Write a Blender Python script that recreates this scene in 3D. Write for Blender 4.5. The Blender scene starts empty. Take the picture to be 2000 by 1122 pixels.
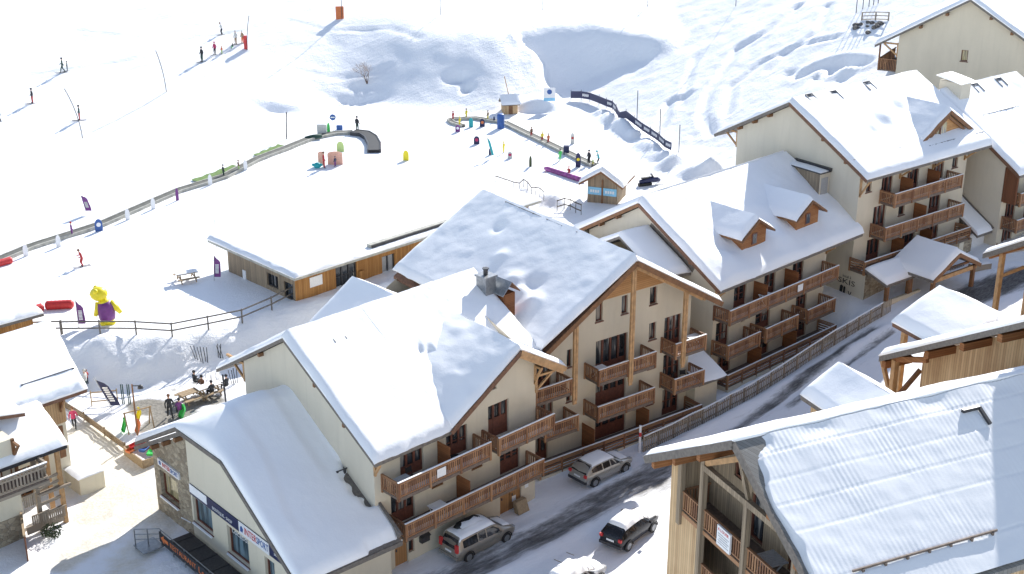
import bpy, bmesh, math, random
from mathutils import Vector, Matrix, noise
random.seed(7)
R=math.radians
scene=bpy.context.scene
COL=scene.collection
# ------------------------------------------------------------ camera numbers (photo pixels 2000x1122)
F=2667.0; TH=R(21.7); CH=44.0
cT,sT=math.cos(TH),math.sin(TH)
def ray(x,y):
    u=(x-1000)/F; v=(561-y)/F
    return Vector((u,cT+v*sT,-sT+v*cT))
def at(x,y,z):
    d=ray(x,y); t=(z-CH)/d.z
    return Vector((d.x*t,d.y*t,z))
# ------------------------------------------------------------ terrain
def sst(a,b,x):
    if a==b: return 1.0 if x>a else 0.0
    t=min(1,max(0,(x-a)/(b-a))); return t*t*(3-2*t)
def softp(x,k=4.0):
    if x>8*k: return x
    if x<-8*k: return 0.0
    return k*math.log1p(math.exp(x/k))
def lerp(a,b,t): return a+(b-a)*t
def interp(pts,x):
    if x<=pts[0][0]: return pts[0][1]
    for (a,b),(c,d) in zip(pts,pts[1:]):
        if x<=c: return b+(d-b)*(x-a)/(c-a)
    return pts[-1][1]
BOUND=[(-60,93),(-34,94),(-26,94.4),(-17.5,100.5),(0,112),(10,121),(20,128),(40,141),(60,150)]
STREET=[(-20,0),(10,0),(20,.15),(32,.8),(42,2.0),(50,2.9),(66,4.0),(90,6.5)]
def base_h(x,y):
    t=(x+7)*.72+(y-66)*.69
    hs=interp(STREET,t); s_=-(x+7)*.69+(y-66)*.72
    hs=lerp(hs,min(hs,interp([(10,0),(20,.05),(32,.3),(49,.55)],t)),sst(-1.5,-.4,s_)*(1-sst(46.5,48.5,t)))
    w=sst(-4.6,0,y-interp(BOUND,x))
    d2=2.5
    # left piste
    hl=2.3+.17*softp(y-141,3)-.012*max(0,130-y)*sst(-20,-40,x)
    # centre bank
    foot=164+2*math.sin(x*.22)-1.5*sst(-8,0,x)
    up=max(0,min(14,y-foot)); wob=1.6*noise.noise(Vector((x*.2,y*.25,7)))
    lft=7.0-.52*up+wob; rgt=13.0+.5*up+wob
    wb=sst(lft-1.2,lft+1.6,x)*(1-sst(rgt-3,rgt+3,x))
    m=.50+.03*sst(-10,0,x)+.38*wb; foot+=6.3*wb
    b=softp(y-foot,.9)*m
    top=7.2+.14*max(0,y-178)
    bank=top-softp(top-b,.6)+.05*softp(y-186,4)
    hc=2.5+bank
    q=lerp(hl,hc,sst(-40,-16,x))
    # right hillside
    dd=(x-17.3)*.927+(y-144)*.375
    hr=2.5+.42*softp(dd,1.5)
    k=1.2
    hh=k*math.log(math.exp(min(60,q/k))+math.exp(min(60,hr/k)))-k*math.log(2)*math.exp(-abs(q-hr)/2)
    return lerp(hs,hh,w)
def lump(x,y):
    b=y-interp(BOUND,x)
    z=0.0
    v=Vector((x,y,0))
    bank=math.exp(-((b+2.2)/2.6)**2)
    pl=sst(-1,4,b)
    z+=bank*(.34*noise.noise(v*.55)+.30*noise.noise(v*1.1+Vector((3,1,0)))+.26*abs(noise.noise(v*1.7))+.12*noise.noise(v*2.6))
    z+=pl*(.16*noise.noise(v*.09)+.05*noise.noise(v*.35+Vector((9,0,0)))+.02*noise.noise(v*1.1))
    far=sst(155,170,y)
    z+=far*(.16*noise.noise(v*.13+Vector((5,5,0)))+.12*noise.noise(v*.4))
    # ridge of rough ground to the right
    rg=sst(10,16,x)*sst(118,135,y)
    z+=rg*(.22*noise.noise(v*.07)+.02*noise.noise(Vector((x*.25+y*.2,y*.5-x*.4,2)))+.06*noise.noise(v*.8)+.06*noise.noise(v*1.8))
    vil=1-sst(-5,-2,b)
    z+=vil*(.06*noise.noise(v*.7)+.05*noise.noise(v*1.7)+.02*noise.noise(v*4.1))
    return z
def seg_d(p,a,b):
    ax,ay=a; bx,by=b; dx,dy=bx-ax,by-ay; L=dx*dx+dy*dy
    t=max(0,min(1,((p[0]-ax)*dx+(p[1]-ay)*dy)/L)); return math.hypot(p[0]-ax-dx*t,p[1]-ay-dy*t)
TRACKS=[]
DENTS=[]      # (x,y,radius,depth)
def H(x,y):
    z=base_h(x,y)+lump(x,y)
    for pts,wd,dp in TRACKS:
        if pts[0][2]-2<y<pts[0][3]+2 and pts[0][4]-2<x<pts[0][5]+2:
            d=min(seg_d((x,y),p,q) for p,q in zip(pts[1:],pts[2:]))
            if d<2.5*wd: z+=dp*(math.exp(-(d/wd)**2)-.5*math.exp(-((d-1.3*wd)/(.6*wd))**2))
    for (a,b,r,d,rx) in DENTS:
        dx=(x-a)/rx; dy=(y-b)
        q=(dx*dx+dy*dy)/(r*r)
        if q<9: z+=d*math.exp(-q)
    return z
def gp(px,py):
    d=ray(px,py); t=40.0; step=2.0
    while t<900:
        p=d*t
        if p.z+CH<base_h(p.x,p.y):
            lo,hi=t-step,t
            for _ in range(22):
                m=(lo+hi)/2; p=d*m
                if p.z+CH<H(p.x,p.y): hi=m
                else: lo=m
            p=d*hi; return Vector((p.x,p.y,H(p.x,p.y)))
        t+=step
    p=d*300; return Vector((p.x,p.y,H(p.x,p.y)))
# ------------------------------------------------------------ materials
def newmat(name):
    m=bpy.data.materials.new(name); m.use_nodes=True
    nt=m.node_tree; b=nt.nodes['Principled BSDF']
    return m,nt,b
def N(nt,t,**k):
    n=nt.nodes.new(t)
    for a,v in k.items():
        if a.startswith('i_'):
            key=a[2:]; n.inputs[int(key) if key.isdigit() else key.replace('_',' ')].default_value=v
        else: setattr(n,a,v)
    return n
def mathn(nt,op,a,b=None,c=None,clamp=False):
    n=nt.nodes.new('ShaderNodeMath'); n.operation=op; n.use_clamp=clamp
    for i,s in enumerate((a,b,c)):
        if s is None: continue
        if hasattr(s,'is_output') : nt.links.new(s,n.inputs[i])
        else: n.inputs[i].default_value=s
    return n.outputs[0]
def mixc(nt,f,a,b):
    n=nt.nodes.new('ShaderNodeMix'); n.data_type='RGBA'
    for s,i in ((f,0),(a,6),(b,7)):
        if hasattr(s,'is_output'): nt.links.new(s,n.inputs[i])
        else: n.inputs[i].default_value=(s if i==0 else (*s,1) if len(s)==3 else s)
    return n.outputs[2]
def ramp(nt,src,pts):
    n=nt.nodes.new('ShaderNodeValToRGB'); nt.links.new(src,n.inputs[0])
    e=n.color_ramp.elements
    while len(e)<len(pts): e.new(.5)
    for q,(p,c) in zip(e,pts): q.position=p; q.color=(*c,1) if len(c)==3 else c
    return n.outputs[0]
def coords(nt): return nt.nodes.new('ShaderNodeTexCoord').outputs['Object']
def noisen(nt,vec,scale,detail=4,rough=.55):
    n=nt.nodes.new('ShaderNodeTexNoise'); n.inputs['Scale'].default_value=scale
    n.inputs['Detail'].default_value=detail; n.inputs['Roughness'].default_value=rough
    nt.links.new(vec,n.inputs['Vector']); return n.outputs[0]
def bump(nt,b,h,strength=.3,dist=.02):
    n=nt.nodes.new('ShaderNodeBump'); n.inputs['Strength'].default_value=strength
    n.inputs['Distance'].default_value=dist
    nt.links.new(h,n.inputs['Height']); nt.links.new(n.outputs[0],b.inputs['Normal'])
def sc(c,k): return tuple(min(1,q*k) for q in c)
def plain(name,c,rough=.6,var=.12,metal=0,scale=6,bmp=0.0):
    m,nt,b=newmat(name); b.inputs['Roughness'].default_value=rough; b.inputs['Metallic'].default_value=metal
    co=coords(nt); n=noisen(nt,co,scale)
    nt.links.new(ramp(nt,n,[(.3,sc(c,1-var)),(.7,sc(c,1+var))]),b.inputs['Base Color'])
    if bmp: bump(nt,b,noisen(nt,co,scale*4),bmp,.02)
    return m
def snowmat(name,c=(.90,.905,.915),s1=1.6,b1=.35,d1=.12):
    m,nt,b=newmat(name); b.inputs['Roughness'].default_value=.55; b.inputs['Base Color'].default_value=(*c,1)
    b.inputs['Specular IOR Level'].default_value=.25
    co=coords(nt)
    a=noisen(nt,co,s1,5,.6); a2=noisen(nt,co,s1*7,3,.6)
    h=mathn(nt,'ADD',a,mathn(nt,'MULTIPLY',a2,.40 if name=='snow' else .22))
    if name=='snow':
        mp=nt.nodes.new('ShaderNodeMapping'); mp.inputs['Rotation'].default_value=(0,0,-R(28)); nt.links.new(co,mp.inputs[0])
        m2=nt.nodes.new('ShaderNodeMapping'); m2.inputs['Scale'].default_value=(.12,1.6,.3); nt.links.new(mp.outputs[0],m2.inputs[0])
        h=mathn(nt,'ADD',h,mathn(nt,'MULTIPLY',noisen(nt,m2.outputs[0],1.0,5,.65),1.0))
    bump(nt,b,h,b1,d1); return m
def plaster(name,c,stain=.13):
    m,nt,b=newmat(name); b.inputs['Roughness'].default_value=.85; b.inputs['Specular IOR Level'].default_value=.2
    co=coords(nt)
    mp=nt.nodes.new('ShaderNodeMapping'); mp.inputs['Scale'].default_value=(1,1,.35); nt.links.new(co,mp.inputs[0])
    n1=noisen(nt,mp.outputs[0],.55,6,.6); n2=noisen(nt,co,5,4)
    col=mixc(nt,n1,sc(c,1-stain),sc(c,1+stain*.8))
    col=mixc(nt,mathn(nt,'MULTIPLY',n2,.35),col,sc(c,.86))
    # faint vertical run-off streaks
    mp2=nt.nodes.new('ShaderNodeMapping'); mp2.inputs['Scale'].default_value=(2.6,2.6,.12); nt.links.new(co,mp2.inputs[0])
    st=noisen(nt,mp2.outputs[0],1.0,3)
    f=nt.nodes.new('ShaderNodeMapRange'); nt.links.new(st,f.inputs[0]); f.inputs[1].default_value=.56; f.inputs[2].default_value=.8; f.inputs[3].default_value=0; f.inputs[4].default_value=.28
    col=mixc(nt,f.outputs[0],col,sc(c,.72))
    nt.links.new(col,b.inputs['Base Color']); bump(nt,b,noisen(nt,co,22,4),.25,.02); return m
def planks(name,c1,c2,width=.16,axis='h',rough=.75,dark=.35,grain=1.0):
    """axis 'v': upright planks repeated along x+y; 'z': level planks repeated along z"""
    m,nt,b=newmat(name); b.inputs['Roughness'].default_value=rough; b.inputs['Specular IOR Level'].default_value=.25
    co=coords(nt); sp=nt.nodes.new('ShaderNodeSeparateXYZ'); nt.links.new(co,sp.inputs[0])
    if axis=='v': s=mathn(nt,'ADD',sp.outputs[0],sp.outputs[1])
    else: s=sp.outputs[2]
    s=mathn(nt,'DIVIDE',s,width)
    fl=mathn(nt,'FLOOR',s); fr=mathn(nt,'FRACT',s)
    wn=nt.nodes.new('ShaderNodeTexWhiteNoise'); wn.noise_dimensions='1D'; nt.links.new(fl,wn.inputs['W'])
    mp=nt.nodes.new('ShaderNodeMapping'); nt.links.new(co,mp.inputs[0])
    mp.inputs['Scale'].default_value=(9,9,.5) if axis=='v' else (.5,.5,9)
    g=noisen(nt,mp.outputs[0],1.6,6,.65)
    big=noisen(nt,co,.35,3)
    f=mathn(nt,'ADD',mathn(nt,'MULTIPLY',wn.outputs[0],.45),mathn(nt,'ADD',mathn(nt,'MULTIPLY',g,.55*grain),mathn(nt,'MULTIPLY',mathn(nt,'SUBTRACT',big,.5),.9)),clamp=True)
    col=mixc(nt,f,c1,c2)
    gap=mathn(nt,'GREATER_THAN',mathn(nt,'ABSOLUTE',mathn(nt,'SUBTRACT',fr,.5)),.455)
    col=mixc(nt,mathn(nt,'MULTIPLY',gap,.75),col,sc(c1,dark))
    nt.links.new(col,b.inputs['Base Color'])
    bump(nt,b,mathn(nt,'SUBTRACT',mathn(nt,'MULTIPLY',g,.3),gap),.5,.02); return m
def boards(name,c1,c2,rough=.7):
    m,nt,b=newmat(name); b.inputs['Roughness'].default_value=rough; b.inputs['Specular IOR Level'].default_value=.25
    gi=nt.nodes.new('ShaderNodeNewGeometry'); co=coords(nt)
    n=noisen(nt,co,7,4)
    f=mathn(nt,'ADD',mathn(nt,'MULTIPLY',gi.outputs['Random Per Island'],.7),mathn(nt,'MULTIPLY',n,.35),clamp=True)
    nt.links.new(mixc(nt,f,c1,c2),b.inputs['Base Color']); bump(nt,b,n,.3,.01); return m
def stone(name,c1,c2,scale=2.2,mortar=(.30,.26,.20)):
    m,nt,b=newmat(name); b.inputs['Roughness'].default_value=.9
    co=coords(nt); mp=nt.nodes.new('ShaderNodeMapping'); mp.inputs['Scale'].default_value=(1,1,1.5); nt.links.new(co,mp.inputs[0])
    v=nt.nodes.new('ShaderNodeTexVoronoi'); v.inputs['Scale'].default_value=scale; nt.links.new(mp.outputs[0],v.inputs['Vector'])
    v2=nt.nodes.new('ShaderNodeTexVoronoi'); v2.feature='DISTANCE_TO_EDGE'; v2.inputs['Scale'].default_value=scale; nt.links.new(mp.outputs[0],v2.inputs['Vector'])
    sp=nt.nodes.new('ShaderNodeSeparateColor'); nt.links.new(v.outputs['Color'],sp.inputs[0])
    n=noisen(nt,co,9,4)
    f=mathn(nt,'ADD',mathn(nt,'MULTIPLY',sp.outputs[0],.75),mathn(nt,'MULTIPLY',n,.3),clamp=True)
    col=mixc(nt,f,c1,c2)
    e=mathn(nt,'LESS_THAN',v2.outputs[0],.035)
    nt.links.new(mixc(nt,e,col,mortar),b.inputs['Base Color'])
    bump(nt,b,mathn(nt,'MINIMUM',v2.outputs[0],.12),.9,.25); return m
def glassmat(name,c=(.03,.035,.04),rough=.06,curt=True):
    m,nt,b=newmat(name); b.inputs['Roughness'].default_value=rough; b.inputs['Specular IOR Level'].default_value=.6
    co=coords(nt); mp=nt.nodes.new('ShaderNodeMapping'); mp.inputs['Scale'].default_value=(2.2,2.2,.25); nt.links.new(co,mp.inputs[0]); n=noisen(nt,mp.outputs[0],1.3,2)
    nt.links.new(ramp(nt,n,[(.42,sc(c,.6)),(.56,sc(c,1.6)),(.62,(.30,.28,.25) if curt else sc(c,2))]),b.inputs['Base Color']); return m
def dirtmat(name,dark,mid,scale=1.3,edge=.22,stretch=False):
    """snow sheet where the float attribute 'dirt' lets asphalt / grit through"""
    m,nt,b=newmat(name); b.inputs['Roughness'].default_value=.6; b.inputs['Specular IOR Level'].default_value=.3
    at_=nt.nodes.new('ShaderNodeAttribute'); at_.attribute_name='dirt'
    co=coords(nt)
    if stretch:
        mp=nt.nodes.new('ShaderNodeMapping'); mp.inputs['Rotation'].default_value=(0,0,-R(41)); nt.links.new(co,mp.inputs[0])
        m2=nt.nodes.new('ShaderNodeMapping'); m2.inputs['Scale'].default_value=(.3,1.5,1); nt.links.new(mp.outputs[0],m2.inputs[0]); co=m2.outputs[0]
    n=noisen(nt,co,scale,8,.68); n2=noisen(nt,co,scale*6,4,.6)
    k=mathn(nt,'ADD',mathn(nt,'MULTIPLY',mathn(nt,'SUBTRACT',n,.5),1.5),mathn(nt,'MULTIPLY',mathn(nt,'SUBTRACT',n2,.5),.6))
    f=mathn(nt,'ADD',at_.outputs['Fac'],mathn(nt,'MULTIPLY',k,.8))
    mr=nt.nodes.new('ShaderNodeMapRange'); nt.links.new(f,mr.inputs[0]); mr.interpolation_type='SMOOTHSTEP'
    mr.inputs[1].default_value=.42-edge; mr.inputs[2].default_value=.42+edge
    tone=ramp(nt,n2,[(.35,dark),(.7,mid)])
    g2=mathn(nt,'MULTIPLY',at_.outputs['Fac'],.10,clamp=True)
    snow=mixc(nt,g2,(.86,.87,.9),sc(mid,1.2))
    nt.links.new(mixc(nt,mr.outputs[0],snow,tone),b.inputs['Base Color'])
    bump(nt,b,mathn(nt,'ADD',n,mathn(nt,'MULTIPLY',n2,.3)),.55,.12); return m
M={}
M['snow']=snowmat('snow',s1=.9,b1=.5,d1=.2)
M['roofsnow']=snowmat('roof_snow',s1=1.3,b1=.32,d1=.08)
M['pack']=snowmat('packed_snow',(.84,.86,.9),2.2,.5,.12)
M['street']=dirtmat('street_asphalt_and_snow',(.045,.044,.045),(.20,.195,.19),1.3,.34,True)
M['grit']=dirtmat('gritty_path',(.60,.55,.45),(.78,.74,.66),1.0,.45)
M['terrace']=dirtmat('wet_terrace',(.16,.15,.13),(.30,.28,.24),.8,.25)
M['wall']=plaster('beige_render',(.64,.57,.445),.22)
M['wall2']=plaster('beige_render_gable',(.64,.585,.475),.18)
M['cream']=plaster('cream_render',(.72,.66,.52),.08)
M['brown']=planks('brown_boards',(.10,.042,.022),(.24,.10,.05),.14,'v')
M['door']=planks('door_boards',(.30,.15,.06),(.42,.23,.10),.18,'v')
M['screen']=planks('screen_slats',(.17,.062,.025),(.30,.125,.05),.12,'z')
M['frame']=plain('window_wood',(.155,.055,.034),.5,.25)
M['rail']=boards('railing_boards',(.13,.054,.03),(.42,.23,.12))
M['slab']=plain('balcony_timber',(.16,.12,.095),.8,.3)
M['deck']=planks('deck_boards',(.2,.17,.15),(.32,.28,.25),.14,'v')
M['timber']=plain('light_timber',(.46,.27,.125),.65,.25,scale=3)
M['timberd']=plain('dark_timber',(.20,.095,.04),.7,.25,scale=3)
M['larch']=planks('larch_gable_boards',(.40,.20,.08),(.60,.34,.15),.14,'z')
M['fascia']=plain('grey_fascia',(.16,.14,.12),.75,.25)
M['fasciab']=plain('brown_fascia',(.17,.085,.05),.75,.25)
M['tin']=planks('ribbed_grey_sheet',(.17,.16,.145),(.27,.26,.24),.22,'v',.5)
M['plankv']=planks('weathered_larch_planks',(.33,.185,.085),(.72,.52,.30),.17,'v',grain=1.3)
M['plankg']=planks('greyed_planks',(.16,.125,.09),(.40,.31,.21),.16,'v',grain=1.3)
M['ski']=planks('ski_school_cladding',(.24,.105,.03),(.50,.26,.09),.17,'v',grain=1.2)
M['redlog']=planks('dormer_logs',(.22,.085,.03),(.40,.19,.08),.13,'z')
M['stone']=stone('rubble_stone',(.20,.155,.105),(.50,.42,.30),3.0)
M['rock']=stone('dark_rock',(.05,.05,.055),(.14,.13,.13),1.5)
M['glass']=glassmat('window_glass'); M['glassw']=glassmat('bright_window_glass',(.35,.30,.17),.08)
M['glassb']=glassmat('shop_window_glass',(.09,.135,.16),.08,False)
M['metal']=plain('galvanised_metal',(.30,.31,.32),.4,.2,.7); M['dmetal']=plain('dark_metal',(.06,.06,.065),.45,.3,.4)
M['black']=plain('black_rubber',(.012,.012,.013),.6,.2)
M['white']=plain('white_paint',(.78,.78,.78),.5,.06); M['grey']=plain('grey_plastic',(.35,.36,.37),.5,.1)
M['navy']=plain('navy_panel',(.012,.018,.075),.5,.15); M['red']=plain('red_cover',(.55,.035,.035),.5,.15)
M['orange']=plain('orange_board',(.62,.17,.05),.55,.12); M['yellow']=plain('yellow_vinyl',(.80,.66,.02),.45,.06)
M['purple']=plain('purple_vinyl',(.17,.035,.20),.5,.12); M['pink']=plain('pink_fabric',(.42,.025,.10),.6,.12)
M['green']=plain('green_plastic',(.05,.50,.10),.4,.12); M['lime']=plain('pale_green_board',(.45,.60,.22),.5,.08)
M['teal']=plain('teal_fabric',(.02,.36,.38),.6,.15); M['blue']=plain('blue_cover',(.03,.10,.32),.5,.15)
M['skyb']=plain('pale_blue_panel',(.25,.55,.75),.5,.1); M['belt']=plain('conveyor_belt',(.10,.10,.085),.7,.3,scale=2)
M['beltside']=plain('conveyor_side',(.38,.37,.32),.6,.25,scale=2); M['grass']=plain('green_matting',(.12,.20,.05),.85,.3,scale=3)
M['skin']=plain('skin',(.55,.33,.24),.6,.05); M['dark']=plain('dark_clothing',(.022,.025,.03),.75,.3)
M['dgreen']=plain('dark_green_clothing',(.02,.06,.045),.75,.3); M['redc']=plain('red_clothing',(.42,.03,.03),.7,.2)
M['whitec']=plain('light_clothing',(.55,.55,.52),.7,.1); M['brownc']=plain('brown_clothing',(.18,.09,.05),.75,.2)
M['bark']=plain('bark',(.17,.12,.09),.9,.3,scale=9); M['fir']=plain('fir_green',(.06,.08,.035),.8,.3)
M['rope']=plain('fence_wood',(.13,.115,.10),.8,.3); M['slat']=boards('fence_slats',(.19,.15,.115),(.38,.32,.25))
M['mesh']=plain('tan_wood',(.33,.24,.145),.8,.2)
# ------------------------------------------------------------ objects
def tag(o,label=None,cat=None,group=None,kind=None):
    if label: o['label']=label
    if cat: o['category']=cat
    if group: o['group']=group
    if kind: o['kind']=kind
    return o
def thing(name,label,cat,loc=(0,0,0),rz=0,group=None):
    o=bpy.data.objects.new(name,None); COL.objects.link(o); o.empty_display_size=.3
    o.location=loc; o.rotation_euler=(0,0,rz); return tag(o,label,cat,group)
class MB:
    def __init__(s): s.v=[]; s.f=[]; s.m=[]
    def poly(s,pts,m=0):
        i=len(s.v); s.v+= [tuple(p) for p in pts]; s.f.append(tuple(range(i,i+len(pts)))); s.m.append(m); return s
    def hexa(s,p,m=0):   # 8 points: bottom 4 ccw, top 4 ccw
        i=len(s.v); s.v+=[tuple(q) for q in p]
        for f in ((3,2,1,0),(4,5,6,7),(0,1,5,4),(1,2,6,5),(2,3,7,6),(3,0,4,7)):
            s.f.append(tuple(i+k for k in f)); s.m.append(m)
        return s
    def box(s,x0,y0,z0,x1,y1,z1,m=0):
        x0,x1=min(x0,x1),max(x0,x1); y0,y1=min(y0,y1),max(y0,y1); z0,z1=min(z0,z1),max(z0,z1)
        return s.hexa([(x0,y0,z0),(x1,y0,z0),(x1,y1,z0),(x0,y1,z0),(x0,y0,z1),(x1,y0,z1),(x1,y1,z1),(x0,y1,z1)],m)
    def beam(s,p,q,w,h,m=0,up=(0,0,1)):
        p=Vector(p); q=Vector(q); d=(q-p).normalized(); u=Vector(up)
        if abs(d.dot(u))>.98: u=Vector((0,1,0))
        a=d.cross(u).normalized()*w/2; b=a.cross(d).normalized()*h/2
        return s.hexa([p-a-b,p+a-b,q+a-b,q-a-b,p-a+b,p+a+b,q+a+b,q-a+b],m)
    def tube(s,p,q,r0,r1=None,n=8,m=0,cap=True):
        r1=r0 if r1 is None else r1
        p=Vector(p); q=Vector(q); d=(q-p).normalized(); u=Vector((0,0,1)) if abs(d.z)<.9 else Vector((1,0,0))
        a=d.cross(u).normalized(); b=d.cross(a)
        i=len(s.v)
        for k in range(n):
            t=2*math.pi*k/n; o=a*math.cos(t)+b*math.sin(t)
            s.v+= [tuple(p+o*r0),tuple(q+o*r1)]
        for k in range(n):
            j=(k+1)%n; s.f.append((i+2*k,i+2*j,i+2*j+1,i+2*k+1)); s.m.append(m)
        if cap:
            s.f.append(tuple(i+2*k for k in range(n))[::-1]); s.m.append(m)
            s.f.append(tuple(i+2*k+1 for k in range(n))); s.m.append(m)
        return s
    def path(s,pts,rs,n=8,m=0):
        """one continuous tube through points"""
        pts=[Vector(p) for p in pts]; rings=[]
        for k,p in enumerate(pts):
            d=(pts[min(k+1,len(pts)-1)]-pts[max(k-1,0)]).normalized()
            u=Vector((0,0,1)) if abs(d.z)<.9 else Vector((1,0,0))
            a=d.cross(u).normalized(); b=d.cross(a); i=len(s.v); r=rs[k] if isinstance(rs,(list,tuple)) else rs
            for t in range(n):
                th=2*math.pi*t/n; s.v.append(tuple(p+(a*math.cos(th)+b*math.sin(th))*r))
            rings.append(i)
        for i,j in zip(rings,rings[1:]):
            for t in range(n):
                u=(t+1)%n; s.f.append((i+t,i+u,j+u,j+t)); s.m.append(m)
        s.f.append(tuple(rings[0]+t for t in range(n))[::-1]); s.m.append(m)
        s.f.append(tuple(rings[-1]+t for t in range(n))); s.m.append(m)
        return s
    def ball(s,c,r,n=10,k=7,m=0,sq=(1,1,1)):
        c=Vector(c); i=len(s.v)
        for a in range(k+1):
            ph=math.pi*a/k
            for b in range(n):
                th=2*math.pi*b/n
                s.v.append((c.x+r*sq[0]*math.sin(ph)*math.cos(th),c.y+r*sq[1]*math.sin(ph)*math.sin(th),c.z+r*sq[2]*math.cos(ph)))
        for a in range(k):
            for b in range(n):
                d=(b+1)%n
                s.f.append((i+a*n+b,i+(a+1)*n+b,i+(a+1)*n+d,i+a*n+d)); s.m.append(m)
        return s
    def extr(s,pts,d,m=0):
        """closed planar outline extruded by vector d"""
        d=Vector(d); i=len(s.v); n=len(pts)
        s.v+=[tuple(p) for p in pts]+[tuple(Vector(p)+d) for p in pts]
        s.f.append(tuple(range(i,i+n))[::-1]); s.f.append(tuple(range(i+n,i+2*n))); s.m+=[m,m]
        for k in range(n):
            j=(k+1)%n; s.f.append((i+k,i+j,i+n+j,i+n+k)); s.m.append(m)
        return s
    def build(s,name,mats,parent=None,smooth=False,fix=True,loc=None,rz=None):
        me=bpy.data.meshes.new(name); me.from_pydata(s.v,[],s.f)
        if not isinstance(mats,(list,tuple)): mats=[mats]
        for q in mats: me.materials.append(q)
        me.polygons.foreach_set('material_index',s.m)
        if smooth: me.polygons.foreach_set('use_smooth',[True]*len(s.f))
        me.update()
        if fix:
            bm=bmesh.new(); bm.from_mesh(me)
            bmesh.ops.recalc_face_normals(bm,faces=bm.faces); bm.to_mesh(me); bm.free()
        o=bpy.data.objects.new(name,me); COL.objects.link(o)
        if parent: o.parent=parent
        if loc is not None: o.location=loc
        if rz is not None: o.rotation_euler=(0,0,rz)
        return o
def copy_tree(o,parent=None):
    c=o.copy(); COL.objects.link(c); c.parent=parent
    for ch in [q for q in bpy.data.objects if q.parent==o]: copy_tree(ch,c)
    return c
def text_mesh(s,size,m,parent,mtx,name='lettering',ext=.01,align='LEFT',width=None):
    cu=bpy.data.curves.new('t','FONT'); cu.body=s; cu.size=size; cu.extrude=ext; cu.align_x=align; cu.align_y='CENTER'; cu.resolution_u=2
    t=bpy.data.objects.new('t',cu); COL.objects.link(t)
    dg=bpy.context.evaluated_depsgraph_get(); me=bpy.data.meshes.new_from_object(t.evaluated_get(dg))
    COL.objects.unlink(t); bpy.data.objects.remove(t)
    if width:
        xs=[v.co.x for v in me.vertices]; w=max(xs)-min(xs)
        me.transform(Matrix.Diagonal((width/w,1,1,1)))
    me.materials.clear(); me.materials.append(m)
    me.transform(mtx)
    o=bpy.data.objects.new(name,me); COL.objects.link(o); o.parent=parent; return o
def plane_mtx(O,U,V):
    U=Vector(U).normalized(); V=Vector(V).normalized(); W=U.cross(V)
    m=Matrix((U,V,W)).transposed().to_4x4(); m.translation=Vector(O); return m
# ---- walls with openings
def clip(poly,a,b):
    """keep the side left of a->b"""
    out=[]
    def sd(p): return (b[0]-a[0])*(p[1]-a[1])-(b[1]-a[1])*(p[0]-a[0])
    for i in range(len(poly)):
        p,q=poly[i],poly[(i+1)%len(poly)]; sp,sq=sd(p),sd(q)
        if sp>=-1e-9: out.append(p)
        if (sp>1e-9 and sq<-1e-9) or (sp<-1e-9 and sq>1e-9):
            t=sp/(sp-sq); out.append((p[0]+(q[0]-p[0])*t,p[1]+(q[1]-p[1])*t))
    return out
def panel(mb,O,U,Nn,outline,holes=(),depth=.22,m=0):
    O=Vector(O); U=Vector(U); Nn=Vector(Nn)
    P=lambda u,z,d=0: O+U*u+Vector((0,0,z))-Nn*d
    us=sorted({p[0] for p in outline}|{h[0] for h in holes}|{h[2] for h in holes})
    zs=sorted({p[1] for p in outline}|{h[1] for h in holes}|{h[3] for h in holes})
    for i in range(len(us)-1):
        for j in range(len(zs)-1):
            cu,cz=(us[i]+us[i+1])/2,(zs[j]+zs[j+1])/2
            if any(h[0]<cu<h[2] and h[1]<cz<h[3] for h in holes): continue
            c=[(us[i],zs[j]),(us[i+1],zs[j]),(us[i+1],zs[j+1]),(us[i],zs[j+1])]
            for k in range(len(outline)):
                c=clip(c,outline[k],outline[(k+1)%len(outline)])
                if len(c)<3: break
            if len(c)>=3: mb.poly([P(*q) for q in c],m)
    for (a,b,c,d) in holes:
        for (p,q) in (((a,b),(c,b)),((c,b),(c,d)),((c,d),(a,d)),((a,d),(a,b))):
            mb.poly([P(*p),P(*q),P(*q,depth),P(*p,depth)],m)
def window(parent,O,U,Nn,h,leaves=1,solid=0.0,depth=.2,fm=None,gm=None,name='window',cross=0,sill=False):
    """frame + mullions in the opening h, pane behind it as a sub-part"""
    O=Vector(O); U=Vector(U); Nn=Vector(Nn); fm=fm or M['frame']; gm=gm or M['glass']
    a,b,c,d=h; fw=.085 if c-a>.8 else .06
    def bx(mb,u0,z0,u1,z1,d0,d1):
        p=[]
        for z in (z0,z1):
            for (u,e) in ((u0,d1),(u1,d1),(u1,d0),(u0,d0)): p.append(O+U*u+Vector((0,0,z))-Nn*e)
        mb.hexa(p)
    f=MB(); d0,d1=depth-.07,depth+.02
    bx(f,a,b,a+fw,d,d0,d1); bx(f,c-fw,b,c,d,d0,d1); bx(f,a+fw,d-fw,c-fw,d,d0,d1); bx(f,a+fw,b,c-fw,b+fw,d0,d1)
    for k in range(1,leaves):
        u=a+(c-a)*k/leaves; bx(f,u-.07,b+fw,u+.07,d-fw,d0+.01,d1)
    for k in range(cross):
        z=b+(d-b)*(k+1)/(cross+1); bx(f,a+fw,z-.025,c-fw,z+.025,d0+.02,d1)
    if solid>0: bx(f,a+fw,b+fw,c-fw,b+(d-b)*solid,d0+.025,d1)
    if sill: bx(f,a-.06,b-.07,c+.06,b-.004,-.07,.05)
    fo=f.build(name,fm,parent)
    g=MB(); bx(g,a+.01,b+.01,c-.01,d-.01,depth+.021,depth+.035); g.build('pane',gm,fo)
    return fo
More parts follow.
